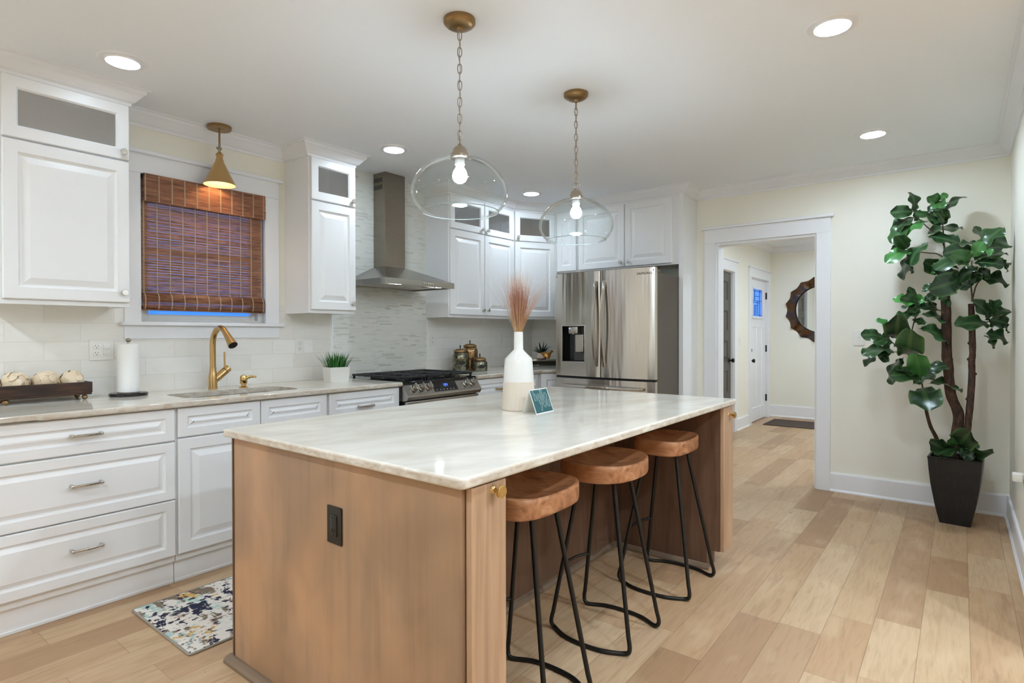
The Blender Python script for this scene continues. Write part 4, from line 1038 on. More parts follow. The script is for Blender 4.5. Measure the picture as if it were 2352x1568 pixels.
def blade(b, p, d, L, w, droop, n=6, fold=.25):
    """one tapered arching blade"""
    p = Vector(p); d = Vector(d).normalized(); side = d.cross(Vector((0, 0, 1)))
    side = side.normalized() if side.length > 1e-3 else Vector((1, 0, 0)); rows = []; q = p.copy(); dd = d.copy()
    for i in range(n + 1):
        f = i / n; ww = w * (1 - f ** 1.8) * (.65 + .35 * min(1, f * 4)); up_ = side.cross(dd).normalized()
        rows.append((b.v(q - side * ww), b.v(q - up_ * ww * fold), b.v(q + side * ww)))
        dd = (dd + Vector((d.x, d.y, -.6)) * droop / n).normalized(); q = q + dd * (L / n)
    for a, c in zip(rows[:-1], rows[1:]):
        b.f((a[0], a[1], c[1], c[0])); b.f((a[1], a[2], c[2], c[1]))
def m_blade(name, c0, c1, rough=.4):
    q = NT(name); n = q.noise(q.pos(True), 14, 2); z = q.sep(q.pos(True))[2]
    col = q.mix(n, s2l(c0), s2l(c1)); q.b.inputs['Subsurface Weight'].default_value = 0.0
    return q.done(col, rough, spec=.4)
rn = random.Random(9); b = MB()
for i in range(230):
    x = rn.uniform(-.058, .058); y = rn.uniform(-.045, .045); ox = x / .058
    blade(b, (x, y, .088), (ox * .38 + rn.uniform(-.22, .22), y / .045 * .28 + rn.uniform(-.2, .2), 1), rn.uniform(.085, .145), rn.uniform(.0026, .0042), rn.uniform(.0, .5) + abs(ox) * .35)
b.build('grass_blades', m_blade('grass_green', (22, 74, 26), (62, 130, 50)), t, 60, )

# ================================================================= CANISTERS
def m_mercury():
    q = NT('mercury_glass'); v = q.noise(q.pos(True), 26, 5, .7, 1.0); r = q.ramp(v, [(.42, (0, 0, 0)), (.62, (1, 1, 1))])
    col = q.mix(r, s2l((150, 150, 132)), s2l((66, 58, 44)))
    q.bump(q.noise(q.pos(True), 30, 3), .25, .004); return q.done(col, q.math('MULTIPLY_ADD', r, .3, .08), .85)
M['merc'] = m_mercury(); M['merc_amber'] = plain('amber_mercury_glass', (158, 128, 92), .14, .85, var=.3, scale=20)
def canister(label, loc, r, h, mat, plaque):
    t = thing('canister', label, 'canister', loc, group='mercury glass canisters')
    b = MB(); b.lathe([(0, 0), (r * .95, 0), (r, .006), (r, h * .82), (r * .93, h * .93), (r * .78, h * .985), (r * .74, h)], 36, cap=False); b.build('jar', mat, t)
    b = MB(); b.lathe([(0, h), (r * .80, h), (r * .86, h + .008), (r * .80, h + .020), (r * .5, h + .030), (r * .1, h + .033), (0, h + .033)], 32, cap=False); l = b.build('lid', M['brass_dark'], t)
    b = MB(); b.lathe([(.004, h + .032), (.004, h + .045), (.0075, h + .05), (.004, h + .056), (.0055, h + .063), (0, h + .066)], 14, cap=False); b.build('knob', M['black_mt'], l)
    if plaque:
        vx = Vector((-loc[0], -loc[1], 0)).normalized(); an = math.atan2(vx.y, vx.x) + .25
        b = MB(); n = 20; rows = []
        for q in range(n):
            aa = 2 * PI * q / n; rows.append(b.v(((r + .0012) * math.cos(an + .42 * math.cos(aa)), (r + .0012) * math.sin(an + .42 * math.cos(aa)), h * .46 + .017 * math.sin(aa))))
        c = b.v(((r + .0016) * math.cos(an), (r + .0016) * math.sin(an), h * .46))
        for q in range(n): b.f((c, rows[q], rows[(q + 1) % n]))
        b.build('plaque', M['black_mt'], t)
    return t
canister('tall greenish mercury glass canister next to the range', (3.80, 3.57, ZT), .070, .172, M['merc'], True)
canister('tallest amber glass canister standing behind the other two', (3.97, 3.605, ZT), .074, .215, M['merc_amber'], False)
canister('short squat canister with black oval plaque in front of the amber one', (3.935, 3.452, ZT), .069, .095, M['merc'], True)

# ================================================================= CORNER TRAY, SUCCULENT, GILT BIRD
M['mirror'] = plain('mirror_glass', (216, 218, 216), .03, 1.0, var=.01)
t = thing('mirrored_tray', 'mirror-sided raised tray on the corner counter beside the fridge', 'tray', (4.80, 3.33, ZT), math.radians(-35))
b = MB(); b.box(-.19, .19, -.13, .13, .0005, .030, .002); b.build('base', M['mirror'], t)
b = MB(); b.box(-.175, .175, -.115, .115, .030, .070, .001); b.build('mirror_box', plain('smoked_mirror', (150, 144, 132), .06, 1.0), t)
b = MB(); b.box(-.19, .19, -.13, .13, .070, .082, .002); b.build('top', M['mirror'], t)
t = thing('succulent', 'dark green spiky succulent in a blush round pot on the mirrored tray', 'potted plant', (4.79, 3.365, ZT + .0825))
b = MB(); b.lathe([(0, 0), (.045, 0), (.055, .01), (.056, .028), (.049, .044), (.045, .060), (.040, .060), (.040, .045), (0, .045)], 32, cap=False); b.build('pot', plain('blush_glazed_pot', (222, 196, 180), .3, var=.05), t)
b = MB(); rn = random.Random(4)
for ring_, (cnt, L, tl) in enumerate(((9, .13, 1.9), (8, .125, 1.0), (5, .12, .45), (2, .125, .12))):
    for k in range(cnt):
        a = 2 * PI * k / cnt + ring_ * .5; blade(b, (.012 * math.cos(a), .012 * math.sin(a), .055), (math.cos(a) * tl, math.sin(a) * tl, 1), L * rn.uniform(.9, 1.1), .0125, .25, 7, .35)
b.build('leaves', m_blade('succulent_green', (16, 36, 30), (44, 72, 56), .4), t, 60)
M['gold'] = plain('gilt_ceramic', (206, 152, 84), .28, 1.0, var=.05)
t = thing('bird_figurine', 'faceted gold bird figurine beside the succulent', 'figurine', (4.70, 3.235, ZT + .0825), math.radians(-62))
b = MB()
rings_ = [(-.065, 0.062, .003, .003), (-.045, .060, .016, .016), (-.022, .048, .028, .030), (.008, .036, .034, .034), (.032, .046, .026, .032), (.040, .072, .019, .020), (.050, .082, .012, .012)]
RV_ = []
for x, z, w, h in rings_: RV_.append([b.v((x, w * math.cos(2 * PI * k / 6 + .5), z + h * math.sin(2 * PI * k / 6 + .5))) for k in range(6)])
for a, c in zip(RV_[:-1], RV_[1:]):
    for k in range(6): b.f((a[k], a[(k + 1) % 6], c[(k + 1) % 6], c[k]))
b.f(RV_[0][::-1]); tip = b.v((.068, 0, .076))
for k in range(6): b.f((RV_[-1][k], RV_[-1][(k + 1) % 6], tip))
for s_ in (-1, 1): b.tube([(.002, s_ * .01, .01), (.002, s_ * .012, .0)], .003, 6)
b.build('body', M['gold'], t, 5)

# ================================================================= VASE, DRIED GRASS, CARD ON THE ISLAND
VL = Vector((2.182, 1.668, ZI))
t = thing('vase', 'tall white bottle vase with ribbed stoneware foot on the island', 'vase', VL)
b = MB(); b.lathe([(.0745, .135), (.0665, .238), (.0645, .245), (.0245, .285), (.0225, .29), (.0218, .372), (.0190, .372), (.0190, .29), (.0205, .285), (.060, .243), (.069, .136)], 64, closed=True); b.build('glazed_body', M['porc'], t)
b = MB(); n = 144; R_ = []
for r, z, rib in ((.074, 0, 0), (.0785, .0, 0), (.0815, .004, .2), (.0805, .012, 1), (.0775, .07, 1), (.0752, .125, 1), (.0746, .1348, 0), (.070, .1348, 0)):
    R_.append([b.v(((r - rib * .0011 * (1 + math.cos(48 * 2 * PI * k / n))) * math.cos(2 * PI * k / n), (r - rib * .0011 * (1 + math.cos(48 * 2 * PI * k / n))) * math.sin(2 * PI * k / n), z)) for k in range(n)])
for a, c in zip(R_[:-1], R_[1:]):
    for k in range(n): b.f((a[k], a[(k + 1) % n], c[(k + 1) % n], c[k]))
b.f(R_[0][::-1]); b.f(R_[-1]); b.build('ribbed_foot', M['bisque'], t, 60)
rn = random.Random(21); b = MB()
def wisp(b, p, d, L, r, curl, n=7):
    q = Vector(p); dd = Vector(d).normalized(); pts = [q.copy()]; out = Vector((d[0], d[1], 0)); sd = Vector((rn.uniform(-1, 1), rn.uniform(-1, 1), 0))
    for i in range(n):
        dd = (dd + out * curl / n + sd * .06 / n).normalized(); q = q + dd * (L / n); pts.append(q.copy())
    b.tube(pts, [r * (1 - .85 * (i / n)) for i in range(n + 1)], 3, cap=False)
for i in range(620):
    a = rn.uniform(0, 2 * PI); sp = abs(rn.gauss(0, .17)); rr = .0155 * math.sqrt(rn.random())
    wisp(b, (rr * math.cos(a), rr * math.sin(a), .355 + rn.uniform(.0, .016)), (sp * math.cos(a), sp * math.sin(a), 1), rn.uniform(.16, .31), rn.uniform(.0006, .00115), .2)
for i in range(26):
    a = rn.uniform(-1.9, -.5); wisp(b, (0, 0, .36), (.42 * math.cos(a), .42 * math.sin(a), 1), rn.uniform(.26, .34), .0006, rn.uniform(.5, 1.2), 9)
def m_dry():
    q = NT('dried_grass'); z = q.sep(q.pos(True))[2]; n = q.noise(q.pos(True), 60, 2)
    col = q.ramp(q.math('ADD', q.math('MULTIPLY', q.math('SUBTRACT', z, .36), 3.4), q.math('MULTIPLY', q.math('SUBTRACT', n, .5), .5)), [(.0, s2l((206, 172, 128))), (.3, s2l((188, 144, 112))), (.6, s2l((176, 128, 108))), (1, s2l((204, 176, 156)))])
    return q.done(col, .8, spec=.2)
o = b.build('dried_grass', m_dry(), None, 80); o.location = VL
tag(o, 'rust-coloured dried grass bunch standing in the white vase', 'dried grass', kind='thing')

# folded greeting card
cr = math.radians(3)
t = thing('greeting_card', 'small folded teal card reading hello you on the island', 'card', (2.165, 1.503, ZI), cr)
CWd, CHt, fo_ = .150, .107, .038
M['card_w'] = plain('card_white', (238, 236, 230), .6, var=.01); M['card_t'] = plain('card_teal', (26, 82, 86), .55, var=.04)
b = MB()
for y0, y1 in ((-.002, fo_), (2 * fo_, fo_)):
    s_ = 1 if y0 < fo_ else -1
    A_ = [(-CWd / 2, y0, 0), (CWd / 2, y0, 0), (CWd / 2, y1, CHt), (-CWd / 2, y1, CHt)]; B_ = [(p[0], p[1] + s_ * .0012, p[2]) for p in A_]
    va = [b.v(p) for p in A_]; vb = [b.v(p) for p in B_]
    b.f(va); b.f(vb[::-1])
    for k in range(4): b.f((va[k], va[(k + 1) % 4], vb[(k + 1) % 4], vb[k]))
cw_ = b.build('card_stock', M['card_w'], t)
ca = math.atan2(fo_ + .002, CHt); m_ = .0035
def cpt(x, s, out=.0004): return (x, -.002 + s * math.sin(ca) - out * math.cos(ca), s * math.cos(ca) + out * math.sin(ca))
SL = CHt / math.cos(ca)
b = MB(); b.f([b.v(cpt(x, s)) for x, s in ((-CWd / 2 + m_, m_), (CWd / 2 - m_, m_), (CWd / 2 - m_, SL - m_), (-CWd / 2 + m_, SL - m_))]); b.build('teal_print', M['card_t'], t)
M['outline'] = plain('white_outline', (206, 222, 220), .5)
for word, x, s, sc in (('hello', .0, .062, .056), ('you', .020, .027, .056)):
    fc = bpy.data.curves.new('lettering', 'FONT'); fc.body = word; fc.size = sc; fc.align_x = 'CENTER'; fc.fill_mode = 'NONE'; fc.bevel_depth = .0005; fc.bevel_resolution = 0; fc.offset = .0006
    fo = font_mesh(fc, t, M['outline'])
    fo.location = cpt(x, s, .0008); fo.rotation_euler = (PI / 2 - ca, 0, 0); fo.scale = (1.06, 1.18, 1)

# ================================================================= WALL PLATES
def wall_plate(label, x, z, kinds, w=.072, h=.118):
    o = outlet_plate(None, 'wall_outlet' if 'outlet' in kinds or 'decor' in kinds else 'light_switch', Matrix.Identity(4), w, h, kinds)
    o.location = (x, VW - .0105, z); return tag(o, label, 'outlet')
wall_plate('wide white plate with outlet and two rocker switches behind the paper towel', 1.11, 1.184, ('outlet', 'rocker'), .118, .118)
wall_plate('white duplex outlet on the tile between the window and grass pot', 2.331, 1.183, ('outlet',))
wall_plate('white duplex outlet on the tile just right of the mosaic', 3.665, 1.212, ('outlet',))
wall_plate('white blank-looking outlet on the tile behind the vase', 4.655, 1.225, ('outlet',))
o = outlet_plate(None, 'light_switch', Matrix.Identity(4), .072, .118, ('toggle',)); o.location = (UF - .0005, .627, 1.232); o.rotation_euler = (0, 0, -PI / 2); tag(o, 'white toggle switch plate on the cream wall by the fig tree', 'light switch')
o = outlet_plate(None, 'light_switch', Matrix.Identity(4), .072, .118, ('rocker',)); o.location = (7.84, HY - .0005, 1.16); tag(o, 'white switch plate on the hall wall between the two doors', 'light switch')
o = outlet_plate(None, 'wall_outlet', Matrix.Identity(4), .072, .118, ('outlet',)); o.location = (4.0, VR + .0005, .50); o.rotation_euler = (0, 0, PI); tag(o, 'white outlet low on the side wall at the picture edge', 'outlet')
t = thing('plug_in_freshener', 'white plug-in air freshener on the low side-wall outlet', 'air freshener', (4.0, VR + .009, .50), PI)
b = MB(); b.prism(rrect(-.026, .026, -.045, .0, .012, 4), -.01, .035, .006); b.build('housing', M['plastic'], t)
b = MB(); b.lathe([(0, -.055), (.016, -.055), (.019, -.05), (.019, -.014), (.012, -.010)], 20, (0, -.024, 0)); b.build('oil_bottle', M['glass'], t)

# ================================================================= RUGS, MIRROR
def m_rug():
    q = NT('abstract_rug'); p = q.pos(True); x, y, z = q.sep(p)
    st = q.comb(q.math('MULTIPLY', x, 4.2), q.math('MULTIPLY', y, 12.0), 0.0); st2 = q.comb(q.math('MULTIPLY', x, 14.0), q.math('MULTIPLY', y, 30.0), 3.0)
    fine = q.noise(st2, 1.6, 3, .6)
    def mask(seed, sc, lo, hi, k=.35, v=None):
        n = q.noise(q.comb(q.math('ADD', q.math('MULTIPLY', x, sc[0]), seed), q.math('MULTIPLY', y, sc[1]), seed), 1.0, 4, .62, .8)
        n = q.math('ADD', n, q.math('MULTIPLY', q.math('SUBTRACT', fine, .5), k)); return q.ramp(n, [(lo, (0, 0, 0)), (hi, (1, 1, 1))])
    col = q.mix(fine, s2l((232, 224, 212)), s2l((216, 206, 196)))
    col = q.mix(mask(3.1, (7, 4), .54, .60), col, s2l((172, 196, 186)))
    col = q.mix(mask(9.7, (9, 5), .58, .63), col, s2l((206, 166, 98)))
    col = q.mix(mask(15.2, (12, 5), .55, .60), col, s2l((126, 112, 96)))
    col = q.mix(mask(21.9, (13, 5), .555, .585, .5), col, s2l((52, 52, 70)))
    col = q.mix(mask(33.4, (34, 24), .66, .69, .5), col, s2l((205, 140, 116)))
    q.bump(fine, .4, .004); return q.done(col, .95, spec=.1)
t = thing('kitchen_rug', 'abstract navy, mint and gold rug between island and sink cabinets', 'rug', (1.55, 2.69, 0))
b = MB(); b.prism(rrect(-.56, .56, -.297, .297, .01, 3), .0005, .008); b.build('pile', m_rug(), t)
b = MB(); b.tube([(x, y, .0052) for x, y in rrect(-.562, .562, -.299, .299, .012, 3)], .005, 8, closed=True); b.build('binding', plain('taupe_binding', (150, 142, 130), .8), t)
t = thing('door_mat', 'dark brown mat lying on the hall floor', 'mat', (8.72, 1.74, 0))
b = MB(); b.prism(rrect(-.32, .32, -.42, .42, .01, 3), .0005, .009, .002); b.build('mat_pile', plain('brown_mat', (74, 58, 50), .95, var=.3, scale=12), t)
MC = Vector((HX - .002, 1.60, 1.617))
t = thing('scalloped_mirror', 'round mirror with scalloped bronze frame on the hall end wall', 'mirror', MC)
def m_bronze():
    q = NT('burnished_bronze'); n = q.noise(q.pos(True), 5, 4, .6, 1.0)
    col = q.ramp(n, [(.35, s2l((64, 46, 34))), (.5, s2l((112, 80, 52))), (.62, s2l((70, 74, 84))), (.75, s2l((128, 96, 64)))]); return q.done(col, .33, .9)
b = MB(); n = 192; nl = 16; R_ = []
for f, base_x, amp in ((0, -.012, 0), (.04, -.03, .2), (.3, -.04, .7), (.7, -.034, 1.0), (.97, -.024, 1.0), (1.0, -.012, 1.0), (1.0, 0, 1.0), (0, 0, 0)):
    row = []
    for k in range(n):
        a = 2 * PI * k / n; sc = 1 - abs(math.cos(nl / 2 * a)) ** 1.2; r0 = .345; r1 = .462 + .028 * sc; r = r0 + (r1 - r0) * f
        row.append(b.v((base_x + (amp * .030 * (1 - sc) * (1 if base_x < -.011 else 0)), r * math.cos(a), r * math.sin(a))))
    R_.append(row)
for i in range(len(R_)):
    a, c = R_[i], R_[(i + 1) % len(R_)]
    for k in range(n): b.f((a[k], a[(k + 1) % n], c[(k + 1) % n], c[k]))
b.build('frame', m_bronze(), t, 50)
b = MB(); b.M = Matrix.Rotation(-PI / 2, 4, 'Y'); b.lathe([(0, .002), (.348, .002), (.348, .010), (0, .010)], 64, cap=False); b.build('mirror_glass', M['mirror'], t)
b = MB(); b.M = Matrix.Rotation(-PI / 2, 4, 'Y'); b.lathe([(.335, .010), (.350, .010), (.350, .018), (.342, .024), (.335, .018)], 64, closed=True); b.build('inner_rim', M['black_mt'], t)

# ================================================================= LIGHTS
M['can'] = emit('recessed_light', (227, 247, 265), CAN_W); M['fill_back'] = emit('back_fill_light', (227, 247, 265), BACK_W); M['can_row'] = emit('open_row_light', (227, 247, 265), ROW_W); M['fill_hall'] = emit('added_hall_light', (227, 247, 265), HALL_W)
M['bulb'] = emit('pendant_bulb', (230, 248, 265), BULB_W); M['bulb_warm'] = emit('warm_bulb', (255, 218, 170), 60)
def downlight_parts(t, m):
    b = MB(); b.lathe([(.070, -.012), (.074, -.002), (.097, -.006), (.104, -.001), (.104, 0), (.070, 0)], 40, closed=True); b.build('trim_ring', M['trim'], t)
    b = MB(); b.lathe([(0, -.005), (.0695, -.005), (.0695, -.001), (0, -.001)], 32, cap=False); b.build('lens', m, t)
L0 = thing('recessed_light', 'glowing recessed ceiling light above the wall cabinet with the wide door', 'ceiling light', (1.018, 3.15, ZC), 0, 'recessed ceiling lights'); downlight_parts(L0, emit('first_recessed_light', (227, 247, 265), NEAR_W))
LC = None
for lab, x, y in (('glowing recessed ceiling light in front of the range hood', 2.678, 3.15), ('glowing recessed ceiling light between the two glass pendants, over the corner cabinets', 4.307, 3.14)):
    if LC is None: LC = thing('recessed_light', lab, 'ceiling light', (x, y, ZC), 0, 'recessed ceiling lights'); downlight_parts(LC, M['can'])
    else: dup(LC, (x, y, ZC), 0, lab, 'recessed ceiling lights')
LR = thing('recessed_light', 'recessed ceiling light of the open row, above the viewer', 'ceiling light', (1.11, .45, ZC), 0, 'recessed ceiling lights'); downlight_parts(LR, M['can_row'])
for lab, x, y in (('recessed ceiling light of the open row, behind the viewer', -.55, .45), ('largest glowing recessed light, high on the ceiling away from the cabinets', 2.761, .432), ('small glowing recessed light above the fig tree', 4.413, .455)):
    dup(LR, (x, y, ZC), 0, lab, 'recessed ceiling lights')
LB = thing('recessed_light', 'unseen fill light added in the ceiling behind the viewer', 'ceiling light', (-2.3, .4, ZC), 0, 'added fill lights behind the viewer'); downlight_parts(LB, M['fill_back'])  # unseen lamps added behind the camera to lift the surfaces facing it
for x, y in ((-.6, 3.1), (-.6, 1.8), (-2.3, 2.2), (-1.2, -1.8), (1.7, -3.3), (3.9, -3.3)):
    dup(LB, (x, y, ZC), 0, 'unseen fill light added in the ceiling behind the viewer', 'added fill lights behind the viewer')
LS = thing('recessed_light', 'unseen fill light added in the ceiling past the cream side wall', 'ceiling light', (2.3, -.95, ZC), 0, 'added fill lights past the side wall'); downlight_parts(LS, emit('side_fill_light', (227, 247, 265), SIDE_W))  # lamps added out of frame to brighten the right-hand wall and floor
for x, y in ((1.0, -1.0), (2.3, -2.2)): dup(LS, (x, y, ZC), 0, 'unseen fill light added in the ceiling past the cream side wall', 'added fill lights past the side wall')
HL = thing('added_hall_light', 'unseen light added in the hall ceiling, above the door head', 'ceiling light', (7.0, 1.1, ZC), 0, 'added hall lights'); downlight_parts(HL, M['fill_hall'])  # fixtures out of sight, added to brighten the hall
for x, y in ((8.6, .9), (6.0, .4)): dup(HL, (x, y, ZC), 0, 'unseen light added in the hall ceiling, above the door head', 'added hall lights')

def pendant(label, x, y, turn=0.0):
    t = thing('pendant_light', label, 'pendant light', (x, y, ZC), turn, 'glass pendants over the island')
    b = MB(); b.lathe([(0, 0), (.066, 0), (.066, -.015), (.063, -.018), (.061, -.021), (.048, -.030), (.030, -.034), (.013, -.035), (.012, -.040), (.008, -.046), (0, -.046)], 40, cap=False); b.build('canopy', M['brass_dark'], t)
    ztop, zbot = -.048, -.496
    N = 13; b = MB(); Ls = (ztop - zbot) / N
    for k in range(N):
        zc = ztop - Ls * (k + .5); h = Ls * .5 + .003; w = .0085; ax = k % 2
        p = []
        for q in range(16):
            a = 2 * PI * q / 16; u_ = w * math.copysign(abs(math.cos(a)) ** .8, math.cos(a)); v_ = h * math.copysign(abs(math.sin(a)) ** .8, math.sin(a)); p.append((u_, 0, zc + v_) if ax else (0, u_, zc + v_))
        b.tube(p, .0021, 6, closed=True)
    b.build('chain', M['pewter'], t)
    b = MB(); b.tube([(.003 * math.sin(k * 1.3), .003 * math.cos(k * 1.1), ztop + (zbot - ztop) * k / 24) for k in range(25)], .0016, 5); b.build('cord', M['pewter'], t)
    b = MB(); b.tube([(.019 * math.cos(a), 0, -.499 - .019 + .019 * math.sin(a) + .016) for a in [2 * PI * k / 20 for k in range(20)]], .0024, 8, closed=True); b.build('loop', M['pewter'], t)
    z = -.516
    b = MB(); b.lathe([(0, z), (.008, z), (.009, z - .008), (.020, z - .011), (.029, z - .022), (.031, z - .032), (.0365, z - .040), (.0395, z - .046), (.0395, z - .058), (.036, z - .060), (0, z - .060)], 36, cap=False); b.build('cap', M['pewter'], t)
    b = MB(); b.lathe([(.021, z - .0602), (.021, z - .085), (.018, z - .088), (0, z - .088)], 24, cap=False); so = b.build('socket', M['porc'], t)
    prof = [(.036, z - .055), (.062, z - .059), (.105, z - .074), (.140, z - .095), (.168, z - .121), (.188, z - .148), (.199, z - .175), (.2025, z - .199), (.200, z - .223), (.191, z - .245), (.178, z - .263), (.167, z - .274), (.161, z - .280)]
    pp = catmull([(r, 0, q) for r, q in prof], 4); b = MB(); b.lathe([(p.x, p.z) for p in pp], 72, cap=False); o = b.build('glass_shade', M['glass'], t, 80)
    b = MB(); b.tube([(.1612 * math.cos(2 * PI * k / 64), .1612 * math.sin(2 * PI * k / 64), z - .2812) for k in range(64)], .0022, 8, closed=True); b.build('rim', M['glass_rim'], o)
    b = MB(); b.lathe([(0, z - .163), (.012, z - .161), (.024, z - .153), (.0305, z - .139), (.0305, z - .126), (.026, z - .112), (.018, z - .100), (.0135, z - .0885), (0, z - .0885)], 24, cap=False); b.build('bulb', M['bulb'], t)
    return t
q = NT('glass_edge'); M['glass_rim'] = q.done(s2l((214, 226, 226)), .05, spec=.8); q.b.inputs['Transmission Weight'].default_value = .6
pendant('larger clear glass dome pendant hanging over the near end of the island', 1.752, 1.645, math.radians(45))
pendant('smaller clear glass dome pendant hanging over the fridge end of the island', 2.680, 1.652, math.radians(-45))

# brass cone spot over the sink
t = thing('brass_pendant', 'small brass cone spotlight hanging from the ceiling before the blind', 'pendant light', (1.712, 3.672, ZC))
b = MB(); b.lathe([(0, 0), (.070, 0), (.070, -.016), (.067, -.020), (.028, -.020), (.026, -.022), (.012, -.024), (0, -.024)], 40, cap=False); b.build('canopy', M['brass_dark'], t)
b = MB(); b.tube([(0, 0, -.022), (0, 0, -.112)], .0058, 12); b.build('stem', M['brass_dark'], t)
b = MB(); b.lathe([(0, -.108), (.007, -.110), (.0085, -.120), (.006, -.126), (.011, -.132), (.012, -.145), (.007, -.152), (.006, -.162), (0, -.162)], 18, cap=False)
b.tube([(-.018, 0, -.138), (.014, 0, -.138)], .006, 10); b.build('swivel_joint', M['pewter'], t)
b = MB(); b.lathe([(0, -.158), (.009, -.160), (.016, -.168), (.022, -.174), (.024, -.180), (.019, -.184), (.020, -.205), (.024, -.211), (.024, -.217), (0, -.217)], 28, cap=False); b.build('cap', M['brass'], t)
b = MB(); b.lathe([(.023, -.217), (.0935, -.366), (.0945, -.368), (.0925, -.368), (.021, -.219)], 56, closed=True); b.build('shade', M['brass'], t, 30)
b = MB(); b.lathe([(.0205, -.2195), (.0915, -.3675)], 56, cap=False); b.build('shade_lining', plain('cream_enamel_lining', (236, 214, 178), .5), t)
b = MB(); b.lathe([(0, -.318), (.012, -.316), (.02, -.304), (.02, -.29), (.012, -.268), (.01, -.222), (0, -.222)], 20, cap=False); b.build('bulb', M['bulb_warm'], t)

